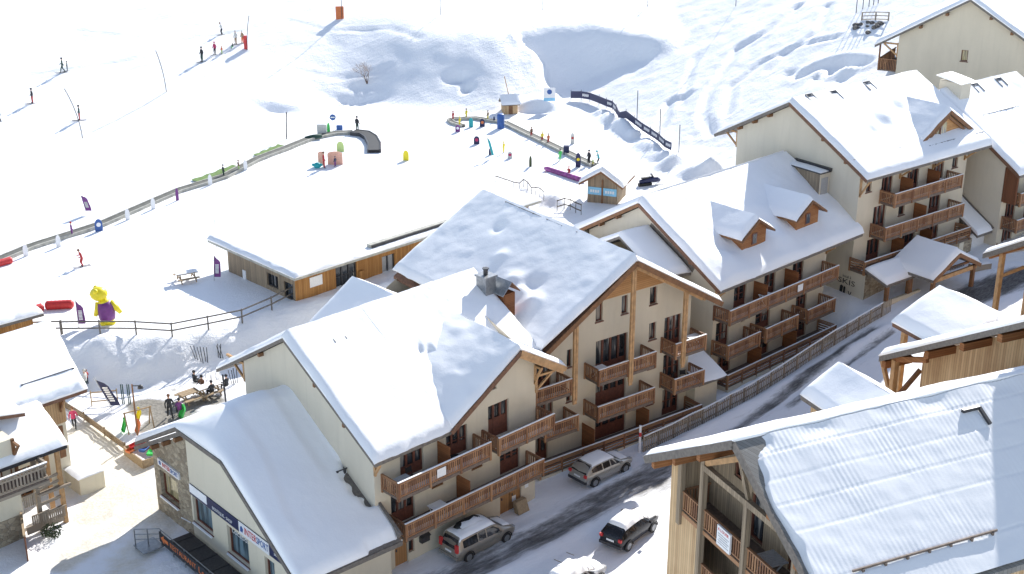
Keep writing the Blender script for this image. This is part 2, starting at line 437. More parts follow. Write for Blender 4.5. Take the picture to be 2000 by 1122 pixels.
# ---- snow and roofs
def snow_slab(name,c,th,parent,n=None,edges=(1,1,1,1),amp=.07,seed=0,mat=None,lumps=0.0,dents=(),freq=.5,floor=.03,rough=.02,ov=.14):
    """c = eaveL, eaveR, ridgeR, ridgeL (on the roof surface). edges: eave, right, ridge, left taper"""
    c=[Vector(q) for q in c]; nrm=(c[1]-c[0]).cross(c[3]-c[0]).normalized()
    if nrm.z<0: nrm=-nrm
    up=Vector((0,0,1)); lu=max((c[1]-c[0]).length,(c[2]-c[3]).length); lv=max((c[3]-c[0]).length,(c[2]-c[1]).length)
    nu=max(4,int(lu/.22)); nv=max(4,int(lv/.22)); nu=min(nu,110); nv=min(nv,80)
    mb=MB(); so=Vector((seed*7.3,seed*3.1,0))
    for j in range(nv+1):
        v=j/nv
        for i in range(nu+1):
            u=i/nu
            p=(c[0]*(1-u)+c[1]*u)*(1-v)+(c[3]*(1-u)+c[2]*u)*v
            k=1.0
            for e,dist in ((0,v*lv),(1,(1-u)*lu),(2,(1-v)*lv),(3,u*lu)):
                if edges[e]:
                    w=.34; t=min(1,dist/w); k*=(.30+.70*math.sqrt(max(0,1-(1-t)**2)))
            q=p+so
            if edges[0] and j<2 and ov: p=p+(c[0]-c[3]).normalized()*(ov*(1.1*noise.noise(q*.55)+.5*noise.noise(q*1.7)+.35))*(1 if j==0 else .6)
            if edges[3] and i==0: p=p+(c[0]-c[1]).normalized()*(.05+.10*noise.noise(q*.8))
            if edges[1] and i==nu: p=p+(c[1]-c[0]).normalized()*(.05+.10*noise.noise(q*.8))
            t=th*k+amp*noise.noise(q*freq)*min(1,k)+rough*noise.noise(q*2.3)
            if lumps: 
                e1=noise.noise(q*.8+Vector((1,7,2))); e2=noise.noise(q*1.9)
                t+=lumps*(max(0,e1)*1.4+.35*e2-.1)
            for (du,dv,r,dp) in dents:
                dd=(((u-du)*lu)**2+((v-dv)*lv)**2)/(r*r)
                if dd<9: t+=dp*math.exp(-dd)
            t=max(floor,t)
            mb.v.append(tuple(p+up*t*.85+nrm*t*.15))
    W=nu+1
    for j in range(nv):
        for i in range(nu): mb.f.append((j*W+i,j*W+i+1,(j+1)*W+i+1,(j+1)*W+i)); mb.m.append(0)
    rim=[i for i in range(W)]+[j*W+nu for j in range(1,nv+1)]+[nv*W+i for i in range(nu-1,-1,-1)]+[j*W for j in range(nv-1,0,-1)]
    low=[]
    for r in rim:
        j,i=divmod(r,W); u,v=i/nu,j/nv
        p=(c[0]*(1-u)+c[1]*u)*(1-v)+(c[3]*(1-u)+c[2]*u)*v
        low.append(len(mb.v)); mb.v.append(tuple(p-nrm*.012)); mb.v.append(mb.v[r])
    for k in range(len(rim)):
        l=(k+1)%len(rim); mb.f.append((low[k]+1,low[k],low[l],low[l]+1)); mb.m.append(0)
    return mb.build(name,mat or M['roofsnow'],parent,smooth=True)
def roof_slope(b,c,th=.22,snow=.38,mat=None,edges=(1,1,0,1),seed=1,name='roof',sc=None,**k):
    """one roof slope: board slab + snow_cover sub-part"""
    c=[Vector(q) for q in c]; d=Vector((0,0,-th))
    o=MB().hexa([q+d for q in c]+list(c)).build(name,mat or M['fascia'],b)
    if snow: 
        ins=[Vector(q)+Vector((0,0,.012)) for q in (sc or c)]
        snow_slab('snow_cover',ins,snow,o,edges=edges,seed=seed,**k)
    return o
def purlins(b,pts,d,w=.16,h=.2,m=None):
    for p in pts:
        MB().beam(p,Vector(p)+Vector(d),w,h).build('purlin',m or M['timberd'],b)
def bracket(b,p,out,drop=1.0,m=None,w=.14):
    """triangular timber bracket at wall point p (top), reaching 'out'"""
    p=Vector(p); out=Vector(out)
    mb=MB(); mb.beam(p+Vector((0,0,-.1)),p+out+Vector((0,0,-.1)),w,w); mb.beam(p-Vector((0,0,drop)),p+out*.85-Vector((0,0,.16)),w*.9,w*.9)
    mb.beam(p+out*.04,p+out*.04-Vector((0,0,drop+.1)),w,w*.9,up=(1,0,0)); return mb.build('bracket',m or M['timber'],b)
def balcony(b,x0,x1,zf,y0=0,y1=-1.5,left=True,right=True,slats=False,rails=True,hr=.95,floorm=None):
    fl=MB(); fl.box(x0,y1,zf-.07,x1,y0-.003,zf)
    fl.box(x0,y1+.02,zf-.22,x1,y1+.14,zf-.074); 
    n=max(2,int((x1-x0)/1.3)+1)
    for i in range(n):
        x=x0+.1+(x1-x0-.2)*i/(n-1); fl.box(x-.05,y1+.145,zf-.2,x+.05,y0-.003,zf-.074)
    fo=fl.build('balcony',floorm or M['slab'],b)
    MB().box(x0+.1,y1+.14,zf+.004,x1-.1,y1+.55,zf+.035).build('floor_snow',M['roofsnow'],fo)
    r=MB(); zt=zf+hr
    segs=[((x0,y1),(x1,y1))]
    if left: segs.append(((x0,y1+.06),(x0,y0-.03)))
    if right: segs.append(((x1,y1+.06),(x1,y0-.03)))
    for (p,q) in segs:
        p=Vector((*p,0)); q=Vector((*q,0)); L=(q-p).length; d=(q-p)/L
        r.beam(p+Vector((0,0,zt)),q+Vector((0,0,zt)),.10,.055)
        r.beam(p+Vector((0,0,zf+.10)),q+Vector((0,0,zf+.10)),.05,.07)
        r.beam(p+Vector((0,0,zt-.11)),q+Vector((0,0,zt-.11)),.045,.06)
        if slats:
            for z in (.3,.5,.7): r.beam(p+Vector((0,0,zf+z)),q+Vector((0,0,zf+z)),.03,.1)
            k=max(2,int(L/1.6)+1)
        else:
            n=max(3,int(L/.145))
            for i in range(1,n):
                c=p+d*(L*i/n)
                r.beam(c+Vector((0,0,zf+.03)),c+Vector((0,0,zt-.03)),.085 if abs(d.x)>.5 else .024,.024 if abs(d.x)>.5 else .085,up=(0,1,0))
            k=max(2,int(L/1.9)+1)
        for i in range(k):
            c=p+d*(L*i/(k-1)); r.beam(c+Vector((0,0,zf-.2)),c+Vector((0,0,zt+.01)),.11,.11,up=(0,1,0))
    r.build('railing',M['rail'],fo)
    s=MB()
    for (p,q) in segs[:1]: s.box(p[0]-.05,y1-.055,zt+.03,q[0]+.05,y1+.055,zt+.06)
    s.build('rail_snow',M['roofsnow'],fo)
    return fo
def screen(b,x,y0,y1,z0,z1):
    mb=MB(); mb.box(x-.025,y0,z0,x+.025,y1,z1); return mb.build('privacy_screen',M['screen'],b)
# ============================================================ BUILDINGS (local x along the street, y away from it, facade at y=0)
X=(1,0,0); Y=(0,1,0); NF=(0,-1,0); NG=(-1,0,0)
def doors(b,hs,**k):
    for h in hs: window(b,(0,0,0),X,NF,h,**k)
def skylight(b,p,az=0,w=.8,l=1.1,slope=-.54):
    """roof window frame standing out of the snow, p on the snow surface"""
    x,y,z=p; mb=MB()
    dz=lambda yy: z+.02-slope*(yy-y)
    mb.beam((x-w/2,y,dz(y)),(x-w/2,y+l,dz(y+l)),.05,.06); mb.beam((x+w/2,y,dz(y)),(x+w/2,y+l,dz(y+l)),.05,.06)
    mb.beam((x-w/2,y+l,dz(y+l)),(x+w/2,y+l,dz(y+l)),.10,.08)
    o=mb.build('skylight',M['dmetal'],b)
    MB().poly([(x-w/2,y+l*.7,dz(y+l*.7)+.02),(x+w/2,y+l*.7,dz(y+l*.7)+.02),(x+w/2,y+l,dz(y+l)+.02),(x-w/2,y+l,dz(y+l)+.02)]).build('pane',M['glass'],o)
def guard(b,p,q,n=9,h=.14):
    p=Vector(p); q=Vector(q); mb=MB(); mb.beam(p+Vector((0,0,h)),q+Vector((0,0,h)),.05,.05)
    for i in range(n):
        c=p.lerp(q,i/(n-1)); mb.box(c.x-.06,c.y-.06,c.z-.25,c.x+.06,c.y+.05,c.z+h+.03)
    return mb.build('snow_guard',M['dmetal'],b)
# ---------------- first apartment house (with the sports shop at its foot)
b1=thing('apartment_house','beige apartment house beside the sports shop, two long brown balconies and a street gable','apartment house',(-7.236,66.384,0),R(43.7),'beige apartment houses along the street')
H1=[(.75,0,1.72,1.98),(1.76,.55,2.2,1.9),(9.0,0,10.8,1.95),(.6,2.76,2.3,4.95),(9.0,2.76,10.65,4.95),(1.35,5.52,3.05,7.35),(4.75,5.52,6.4,7.3),(3.6,4.0,4.5,4.45),(6.7,4.0,7.6,4.45)]
H1b=[(8.06,5.55,9.72,7.78),(8.1,8.75,8.75,9.3)]
w=MB(); panel(w,(0,0,0),X,NF,[(-.5,-.6),(4.6,-.6),(4.6,7.62),(-.5,7.62)],[h for h in H1 if h[2]<4.6])
panel(w,(0,0,0),X,NF,[(4.6,-.6),(12,-.6),(12,9.55),(10.1,10.7),(4.6,7.4)],[h for h in H1 if h[0]>4.6]+H1b)
w.poly([(12,0,-.6),(12,12.5,-.6),(12,12.5,9.3),(12,7.6,12.2),(12,0,9.5)]); w.poly([(-.5,12.5,-.6),(12,12.5,-.6),(12,12.5,9.2),(-.5,12.5,9.2)])
w.build('wall',M['wall'],b1,fix=False)
w=MB(); panel(w,(-.5,0,0),Y,NG,[(0,-.6),(12.5,-.6),(12.5,9.3),(7.6,12.24),(0,7.62)]); w.build('gable_wall',M['wall2'],b1,fix=False)
doors(b1,[H1[3],H1[5]],leaves=3,solid=.35); doors(b1,[H1[4],H1[6]],leaves=3,solid=.4,cross=1); doors(b1,[H1b[0]],leaves=3,solid=.55,cross=1)
doors(b1,[H1[1],H1b[1]]); doors(b1,H1[7:9],leaves=1,fm=M['timberd'],depth=.1)
def leaf(b,h,m,name='door',depth=.12,note=None):
    a,z0,c,z1=h; o=MB().box(a+.02,depth-.02,z0+.01,c-.02,depth+.05,z1-.02).build(name,m,b)
    MB().box(a+.14,depth-.06,z0+.95,a+.22,depth-.021,z0+1.1).build('handle',M['dmetal'],o)
    if note: MB().box(note[0],depth-.03,note[1],note[0]+.32,depth-.021,note[1]+.38).build('paper_notice',M['white'],o)
    return o
leaf(b1,H1[0],M['door'],note=(1.1,1.25)); g_=leaf(b1,(9.04,0,9.9,1.95),M['door']); leaf(b1,(9.92,0,10.8,1.95),M['door'],note=(10.1,.5))
MB().box(11.1,-.02,1.1,11.4,-.003,1.5).build('paper_notice',M['white'],b1)
mb=MB(); mb.box(2.55,-.28,.95,3.15,-.004,1.3); mb.extr([(2.5,-.33,1.3),(3.2,-.33,1.3),(3.2,-.004,1.46),(2.5,-.004,1.46)],(0,0,.03)); mb.build('letter_box',M['dmetal'],b1)
balcony(b1,.4,11.2,2.75); balcony(b1,0,6.85,5.5); balcony(b1,7.55,12.07,5.5)
screen(b1,4.1,-1.1,-.02,5.52,7.0); screen(b1,5.5,-1.2,-.02,2.77,4.3)
# roof
roof_slope(b1,[(-.85,-.55,7.6),(4.7,-.55,7.6),(4.7,7.6,12.5),(-.85,7.6,12.5)],edges=(1,0,0,1),seed=1,snow=.42,amp=.07,lumps=.03)
roof_slope(b1,[(4.7,-.55,7.6),(10.4,5.1,11.0),(10.4,7.6,12.5),(4.7,7.6,12.5)],edges=(0,0,0,0),seed=1,snow=.42,amp=.07,lumps=.05,dents=((.35,.35,.5,-.34),(.28,.45,.35,-.25)),ov=0)
roof_slope(b1,[(10.4,5.1,11.0),(14.0,1.1,8.6),(14.0,7.6,12.5),(10.4,7.6,12.5)],edges=(0,1,0,0),seed=1,snow=.42,ov=0)
roof_slope(b1,[(14.0,15.2,7.95),(-.85,15.2,7.95),(-.85,7.6,12.5),(14.0,7.6,12.5)],edges=(1,1,0,1),seed=3)
roof_slope(b1,[(4.6,6.5,7.72),(4.6,-.65,7.72),(10.1,-.65,11.02),(10.1,6.5,11.02)],edges=(0,1,0,0),seed=4,snow=.34,lumps=.07,amp=.08,freq=.8,sc=[(4.3,6.5,10.2),(4.7,-.63,7.8),(10.1,-.63,11.02),(10.1,6.5,11.4)])
roof_slope(b1,[(13.9,-.65,8.72),(13.9,4.6,8.72),(10.1,4.6,11.02),(10.1,-.65,11.02)],edges=(1,0,0,1),seed=5,snow=.30)
# rear cross gable
roof_slope(b1,[(2.9,12.0,9.75),(2.9,7.6,9.75),(7.4,7.6,12.48),(7.4,12.0,12.48)],edges=(0,0,0,1),seed=6,snow=.42)
roof_slope(b1,[(11.9,7.6,9.75),(11.9,12.0,9.75),(7.4,12.0,12.48),(7.4,7.6,12.48)],edges=(0,1,0,0),seed=7,snow=.42)
for (p,q,m) in (((4.62,-.69,7.56),(10.1,-.69,10.86),'fasciab'),((10.1,-.69,10.86),(13.92,-.69,8.56),'timber')):
    MB().beam(p,q,.06,.3).build('bargeboard',M[m],b1)
MB().beam((9.9,-.62,10.72),(13.7,-.62,8.44),.12,.22).build('rafter',M['timber'],b1)
for yy in (2.2,4.8,10.3): MB().box(-.84,yy-.09,12.5-.6*abs(yy-7.6)-.46,-.5,yy+.09,12.5-.6*abs(yy-7.6)-.24).build('purlin',M['timberd'],b1)
for yy,o in ((12.3,1.9),): bracket(b1,(-.45,12.52,9.2),(0,1.9,0),1.2)
bracket(b1,(-.45,-.02,7.4),(0,-.5,0),.8); bracket(b1,(11.9,-.02,9.3),(0,-.6,0),1.2)
MB().tube((-.6,14.9,7.6),(-.6,14.6,2.5),.06).build('downpipe',M['dmetal'],b1)
bracket(b1,(11.95,-.02,8.6),(1.4,-.2,0),1.1)
guard(b1,(.8,.8,8.74),(4.4,.8,8.74),9,.03); guard(b1,(1.6,2.8,9.94),(4.6,2.8,9.94),8,.03)
for p in ((2.1,6.0,11.92),(7.6,6.0,11.92),(11.4,6.1,11.98)): skylight(b1,p,l=1.0)
# chimney and the little roofed vent at the north-east end
mb=MB(); mb.box(13.1,5.6,10.5,13.95,6.5,12.85); mb.box(13.02,5.52,12.854,14.03,6.58,12.97)
ch=mb.build('chimney',M['metal'],b1); MB().tube((13.5,6.05,12.97),(13.5,6.05,13.35),.15).tube((13.5,6.05,13.35),(13.5,6.05,13.42),.22).build('chimney_pot',M['dmetal'],ch)
mb=MB(); mb.box(14.05,4.9,6,14.95,5.9,11.75); vt=mb.build('roof_vent_house',M['screen'],b1)
for sg_,mt_ in ((-1,'metal'),(1,'timberd')):
    xa,xb=14.5+sg_*.75,14.5
    MB().hexa([(min(xa,xb),4.72,11.75 if sg_<0 else 12.5),(max(xa,xb),4.72,12.5 if sg_<0 else 11.75),(max(xa,xb),6.1,12.5 if sg_<0 else 11.75),(min(xa,xb),6.1,11.75 if sg_<0 else 12.5),(min(xa,xb),4.72,11.82 if sg_<0 else 12.58),(max(xa,xb),4.72,12.58 if sg_<0 else 11.82),(max(xa,xb),6.1,12.58 if sg_<0 else 11.82),(min(xa,xb),6.1,11.82 if sg_<0 else 12.58)]).build('vent_roof',M[mt_],vt)
# white folding table and chairs on the balconies are things of their own (below)
# ---------------- second house, big street gable on three posts
b2=thing('apartment_house','beige apartment house under a tall wood clad street gable with three full height timber posts','apartment house',(4.748,81.206,0),R(36.5),'beige apartment houses along the street')
H2=[(.86,9.0,1.45,10.3),(3.07,9.0,3.6,10.3),(5.56,9.05,6.2,10.3),(5.6,6.45,6.24,7.7),(-1.5,6.4,-1.1,7.65),(-1.5,3.9,-1.1,4.5),(5.6,4.3,6.2,4.7),(5.6,1.55,6.2,1.95)]
D2=[(.94,5.45,3.7,7.6),(1.0,2.75,3.65,4.9),(1.05,.22,3.75,2.25),(7.0,5.45,8.55,7.75),(7.05,2.75,8.6,4.95),(7.1,.25,8.65,2.3),(-4.6,5.45,-2.8,7.5),(-4.3,2.75,-2.6,4.8),(-4.6,.25,-3.0,2.3)]
w=MB(); panel(w,(0,0,0),X,NF,[(-6.3,-.6),(9.4,-.6),(9.4,9.05),(2.68,13.1),(-5.2,8.4),(-6.3,7.7)],H2+D2)
w.poly([(9.4,0,-.6),(9.4,15,-.6),(9.4,15,9.05),(9.4,0,9.05)]); w.poly([(-6.3,0,-.6),(-6.3,0,8),(-6.3,15,8),(-6.3,15,-.6)]); w.poly([(-6.3,15,-.6),(9.4,15,-.6),(9.4,15,9),(2.68,15,13.1),(-6.3,15,8)])
w.build('wall',M['wall'],b2,fix=False)
doors(b2,H2,sill=True); doors(b2,[D2[0]],leaves=4,solid=.18); doors(b2,[D2[1]],leaves=4,solid=.45); doors(b2,[D2[2]],leaves=4,solid=.45)
doors(b2,D2[3:6],leaves=3,solid=.2,cross=1); doors(b2,D2[6:],leaves=3,solid=.3)
mb=MB(); mb.extr([(-1.75,-.004,10.42),(7.1,-.004,10.42),(2.68,-.004,13.06)],(0,-.05,0)); mb.build('gable_cladding',M['larch'],b2)
balcony(b2,0,4.9,5.4); balcony(b2,0,4.9,2.75); balcony(b2,6.75,9.5,5.45); balcony(b2,6.8,9.5,2.8); balcony(b2,-5.2,-2.3,5.45,left=False); balcony(b2,-4.4,-1.7,2.7,left=False)
mb=MB(); mb.box(-5.0,-1.75,-.7,9.3,-.004,.2); mb.build('terrace_wall',M['wall'],b2)
balcony(b2,-4.9,9.25,.27,y1=-1.7,slats=True,left=False,hr=.92)
screen(b2,-.1,-1.3,-.02,.28,2.0); screen(b2,4.7,-1.3,-.02,.28,2.0)
for x,zt in ((-2.05,10.25),(2.68,13.0),(7.4,10.25)): 
    mb=MB(); mb.box(x-.17,-1.62,4.8,x-.02,-1.46,zt); mb.box(x+.02,-1.62,4.8,x+.17,-1.46,zt); mb.box(x-.14,-1.59,4.55,x+.14,-1.49,4.9); mb.build('post',M['timber'],b2)
for p,q in (((-5.0,-1.83,8.62),(2.68,-1.83,13.24)),((2.68,-1.83,13.24),(10.6,-1.83,8.48))): MB().beam(p,q,.07,.34).build('bargeboard',M['timberd'],b2)
for p,q in (((-2.2,-1.55,10.05),(2.68,-1.55,12.98)),((2.68,-1.55,12.98),(8.9,-1.55,9.25))): MB().beam(p,q,.14,.26).build('rafter',M['timber'],b2)
for x in (-3.9,5.3,9.0): MB().beam((x,-1.75,13.4-.6*abs(x-2.68)-.36),(x,0,13.4-.6*abs(x-2.68)-.36),.16,.2).build('purlin',M['timber'],b2)
roof_slope(b2,[(-5.0,15.4,8.79),(-5.0,-1.8,8.79),(2.68,-1.8,13.4),(2.68,15.4,13.4)],edges=(1,1,0,1),seed=11,snow=.45,lumps=.045,amp=.06,freq=.35,sc=[(-5.0,15.4,9.25),(-5.0,-1.8,9.25),(2.68,-1.8,13.43),(2.68,15.4,13.43)],mat=M['fasciab'],dents=((.30,.72,.45,-.22),(.72,.40,.7,-.25),(.8,.27,.6,.3),(.62,.36,.6,.26),(.7,.3,.5,.2),(.45,.5,.5,.16)))
roof_slope(b2,[(10.6,-1.8,8.65),(10.6,15.4,8.65),(2.68,15.4,13.4),(2.68,-1.8,13.4)],edges=(1,1,0,1),seed=12,snow=.34,mat=M['fasciab'])
guard(b2,(2.45,12,13.75),(2.45,4,13.75),6,.02)
guard(b2,(-4.6,1.0,9.4),(-4.6,3.4,9.4),3,.1)
# small lean-to roofs at the right of this house
mb=MB(); mb.box(9.45,-.8,-.4,11.6,2.6,2.5); o=mb.build('side_annex',M['wall'],b2)
roof_slope(b2,[(9.42,-1.2,2.55),(12.0,-1.2,2.55),(12.0,2.9,4.2),(9.42,2.9,4.2)],seed=13,snow=.2)
# ---------------- third house, two log dormers
b3=thing('apartment_house','beige apartment house with two log dormers on its snowy roof','apartment house',(14.47,90.39,0),R(43.3),'beige apartment houses along the street')
D3=[(2.28,5.65,3.75,7.6),(5.85,5.65,7.25,7.6),(9.4,5.65,10.8,7.6),(.4,2.98,1.9,5.05),(5.1,2.98,6.9,5.0),(10.2,2.98,11.6,5.05),(.8,.72,2.3,2.5),(5.2,.72,7.0,2.6),(10.2,.75,11.8,2.75)]
w=MB(); panel(w,(0,0,0),X,NF,[(0,-.6),(13.8,-.6),(13.8,8.5),(0,8.5)],D3+[(3.3,4.3,3.8,4.8),(12.3,4.4,12.7,4.9)])
w.poly([(13.8,0,-.6),(13.8,13,-.6),(13.8,13,9),(13.8,7,12.4),(13.8,0,8.4)]); w.poly([(0,13,-.6),(13.8,13,-.6),(13.8,13,9),(0,13,9)]); w.build('wall',M['wall'],b3,fix=False)
w=MB(); panel(w,(0,0,0),Y,NG,[(0,-.6),(12.4,-.6),(12.4,9.2),(7,12.45),(0,8.35)]); w.build('gable_wall',M['wall2'],b3,fix=False)
doors(b3,D3,leaves=2,solid=.25,cross=1); doors(b3,[(3.3,4.3,3.8,4.8),(12.3,4.4,12.7,4.9)])
balcony(b3,0,13.3,5.65); balcony(b3,0,3.7,2.95); balcony(b3,4.5,8.4,2.95); balcony(b3,9.7,13.25,2.95)
MB().box(-.1,-1.75,-.6,13.6,-.004,.66).build('terrace_wall',M['wall'],b3); balcony(b3,-.1,13.4,.73,y1=-1.7,slats=True,hr=.92)
for x,z in ((4.6,5.68),(8.4,5.68),(4.4,.75),(8.8,.75)): screen(b3,x,-1.25,-.02,z,z+1.6)
roof_slope(b3,[(-.55,-.9,8.1),(17.3,-.9,8.1),(17.3,7,12.75),(-.55,7,12.75)],edges=(1,0,0,1),seed=21,snow=.44,amp=.12,lumps=.06,freq=.4,dents=((.33,.03,.8,-.1),(.2,.3,.8,-.2),(.13,.15,1.2,.25),(.5,.2,1.0,.22),(.9,.25,1.2,.2)))
roof_slope(b3,[(17.3,14,8.6),(-.55,14,8.6),(-.55,7,12.75),(17.3,7,12.75)],edges=(1,1,0,1),seed=22,snow=.55)
for yy in (2.0,9.2,10.9): MB().box(-.54,yy-.09,12.75-.59*abs(yy-7)-.46,0,yy+.09,12.75-.59*abs(yy-7)-.24).build('purlin',M['timberd'],b3)
MB().beam((-.58,-.9,7.98),(-.58,7,12.63),.06,.26).build('bargeboard',M['fasciab'],b3); MB().beam((-.58,14,8.48),(-.58,7,12.63),.06,.26).build('bargeboard',M['timberd'],b3)
bracket(b3,(.1,-.02,7.9),(0,-.8,0),.8); bracket(b3,(13.7,-.02,7.9),(0,-.8,0),.7)
def log_dormer(b,x,zb,zt,y0,hw,seed):
    d=MB(); d.extr([(x-hw*.72,y0,zb-.5),(x+hw*.72,y0,zb-.5),(x+hw*.72,y0,zt-.75),(x,y0,zt-.12),(x-hw*.72,y0,zt-.75)],(0,2.6,0)); o=d.build('dormer',M['redlog'],b)
    f=MB(); f.box(x-.3,y0-.05,zb+.15,x+.3,y0-.004,zb+1.0); f.build('dormer_window',M['frame'],o)
    MB().box(x-.22,y0-.06,zb+.22,x+.22,y0-.051,zb+.93).build('pane',M['glass'],o)
    for sgn in (-1,1):
        e=MB(); e.hexa([(x+sgn*hw,y0-.45,zt-hw*.62-.16),(x,y0-.45,zt-.16),(x,y0+4.2,zt-.16),(x+sgn*hw,y0+4.2,zt-hw*.62-.16),(x+sgn*hw,y0-.45,zt-hw*.62),(x,y0-.45,zt),(x,y0+4.2,zt),(x+sgn*hw,y0+4.2,zt-hw*.62)]); e.build('dormer_roof',M['timberd'],o)
    snow_slab('dormer_snow',[(x-hw,y0+4.2,zt-hw*.62+.01),(x-hw,y0-.3,zt-hw*.62+.01),(x,y0-.3,zt+.01),(x,y0+4.2,zt+.01)],.34,o,edges=(1,1,0,0),seed=seed)
    snow_slab('dormer_snow',[(x+hw,y0-.3,zt-hw*.62+.01),(x+hw,y0+4.2,zt-hw*.62+.01),(x,y0+4.2,zt+.01),(x,y0-.3,zt+.01)],.2,o,edges=(1,0,0,1),seed=seed+1)
log_dormer(b3,5.35,9.6,11.75,.8,1.95,24); log_dormer(b3,12.0,9.6,11.7,.8,1.95,26)
# lean-to against its gable
roof_slope(b3,[(-3.0,2.9,8.7),(-.05,2.2,8.55),(-.05,6.2,10.8),(-3.0,6.6,10.9)],seed=28,snow=.4,edges=(1,1,0,1))
mb=MB(); mb.extr([(-2.8,3.2,-.5),(-2.8,9,-.5),(-2.8,9,8.4),(-2.8,3.2,8.4)],(2.78,0,0)); mb.build('side_annex',M['wall2'],b3)
roof_slope(b3,[(-.05,10.6,8.7),(-3.0,10.6,8.7),(-3.0,6.6,10.9),(-.05,6.2,10.8)],seed=29,snow=.4,edges=(1,1,0,1))
mb=MB(); mb.beam((0.02,2.0,8.75),(0.02,6.3,11.1),.05,.5); mb.build('flashing',M['fascia'],b3)
# ---------------- fourth house, triangular dormer, ski store mark on its gable
b4=thing('apartment_house','tall beige apartment house with a glazed triangular dormer and ski mark','apartment house',(27.1,101.9,0),R(37.7),'beige apartment houses along the street')
W4=[(.88,11.2,1.53,12.4),(12.0,11.15,12.75,12.35),(5.37,8.35,6.16,9.2)]
D4=[(2.8,10.2,4.2,12.35),(6.0,10.2,7.55,12.3),(9.5,10.2,10.85,12.3),(2.1,7.55,3.7,9.75),(9.4,7.55,10.9,9.7),(1.7,5.2,3.4,7.05),(6.2,5.2,7.9,7.05),(9.6,5.2,11.1,7.05)]
w=MB(); panel(w,(0,0,0),X,NF,[(0,1),(14,1),(14,13.2),(0,13.2)],W4+D4)
w.poly([(14,0,1),(14,13.1,1),(14,13.1,13.8),(14,7.2,17),(14,0,13.1)]); w.poly([(0,13.1,1),(14,13.1,1),(14,13.1,13.8),(0,13.1,13.8)]); w.build('wall',M['wall'],b4,fix=False)
w=MB(); panel(w,(0,0,0),Y,NG,[(0,1),(13.1,1),(13.1,13.8),(7.2,16.98),(0,13.1)]); w.build('gable_wall',M['wall2'],b4,fix=False)
doors(b4,W4,sill=True); doors(b4,D4,leaves=3,solid=.25)
balcony(b4,2.7,11.4,10.15); balcony(b4,1.9,12.1,7.5); balcony(b4,-.3,13.5,5.15,slats=True,hr=.92)
MB().box(-.02,-1.45,1.2,14.05,-.004,4.95).build('terrace_wall',M['stone'],b4)
for x,z in ((5.2,10.17),(8.7,10.17),(7.4,7.52),(4.9,5.18),(8.6,5.18)): screen(b4,x,-1.2,-.02,z,z+1.6)
roof_slope(b4,[(-.55,-1.1,12.78),(15.7,-1.1,12.78),(15.7,7.2,17.25),(-.55,7.2,17.25)],edges=(1,0,0,1),seed=31,snow=.42,amp=.08,dents=((.42,.5,.8,-.28),(.62,.62,.7,-.25),(.3,.44,.5,-.2)))
roof_slope(b4,[(15.7,15.2,12.9),(-.55,15.2,12.9),(-.55,7.2,17.25),(15.7,7.2,17.25)],edges=(1,1,0,1),seed=32)
for yy in (1.2,3.6,9.4,11.0,12.6): MB().box(-.54,yy-.1,17.25-.54*abs(yy-7.2)-.48,0,yy+.1,17.25-.54*abs(yy-7.2)-.24).build('purlin',M['timberd'],b4)
MB().beam((-.58,-1.1,12.66),(-.58,7.2,17.13),.06,.26).build('bargeboard',M['fasciab'],b4); MB().beam((-.58,15.2,12.78),(-.58,7.2,17.13),.06,.26).build('bargeboard',M['fascia'],b4)
bracket(b4,(.1,13.12,13.5),(0,1.8,0),1.3); bracket(b4,(.12,-.02,12.6),(0,-1.0,0),1.5)
for x in (5.0,9.3,13.6): bracket(b4,(x,-.02,12.6),(0,-1.0,0),.9)
guard(b4,(-.3,.5,13.99),(7.4,.5,13.99),12,.03); guard(b4,(8.4,-.1,13.69),(15.6,-.1,13.69),10,.05)
for x,y in ((1.6,6.2),(4.3,6.0),(8.8,6.2)): skylight(b4,(x,y,17.25-.54*(7.2-y)+.42),l=.9)
# triangular dormer
d=MB(); d.extr([(8.1,.75,13.6),(14.9,.75,13.6),(14.9,.75,13.75),(11.5,.75,15.8),(8.1,.75,13.75)],(0,.25,0)); dm=d.build('dormer',M['larch'],b4)
f=MB()
for p,q in (((8.1,.42,13.86),(11.5,.42,15.98)),((11.5,.42,15.98),(15.0,.42,13.8))): f.beam(p,q,.12,.3); 
f.beam((9.0,.55,13.9),(11.5,.55,15.5),.1,.16); f.beam((11.5,.55,15.5),(14.2,.55,13.9),.1,.16); f.build('bargeboard',M['timberd'],dm)
g=MB(); g.extr([(9.9,.72,13.9),(11.6,.72,13.9),(11.6,.72,15.0),(11.3,.72,15.25)],(0,-.03,0)); g.build('dormer_window',M['glassw'],dm); MB().box(10.7,.62,13.85,10.8,.685,15.0).build('mullion',M['frame'],dm)
for sgn,sd in ((-1,34),(1,35)):
    c=[(11.5+sgn*3.5,.4,13.9),(11.5+sgn*3.5,5.5,13.9),(11.5,5.5,16.05),(11.5,.4,16.05)]
    if sgn<0: c=[c[1],c[0],c[3],c[2]]
    roof_slope(b4,c,seed=sd,snow=.36,edges=(1,0 if sgn>0 else 1,0,1 if sgn>0 else 0),name='dormer_roof')
# stair box against the gable
mb=MB(); mb.box(-1.15,3.0,8.0,-.004,6.3,12.4); bx=mb.build('stair_box',M['plankg'],b4); MB().box(-1.15,2.97,8.6,-.03,2.997,12.35).build('box_front',M['wall2'],bx); MB().box(-.98,2.93,10.5,-.2,2.966,12.0).build('louvre',M['grey'],bx)
MB().box(-1.3,2.8,12.404,-.004,6.45,12.5).build('box_roof',M['dmetal'],bx); snow_slab('snow_cover',[(-1.28,2.84,12.51),(-.3,2.84,12.51),(-.3,6.4,12.51),(-1.28,6.4,12.51)],.14,bx,amp=.02)
MB().box(-.28,2.75,12.504,-.008,6.5,12.72).build('flashing',M['dmetal'],bx)
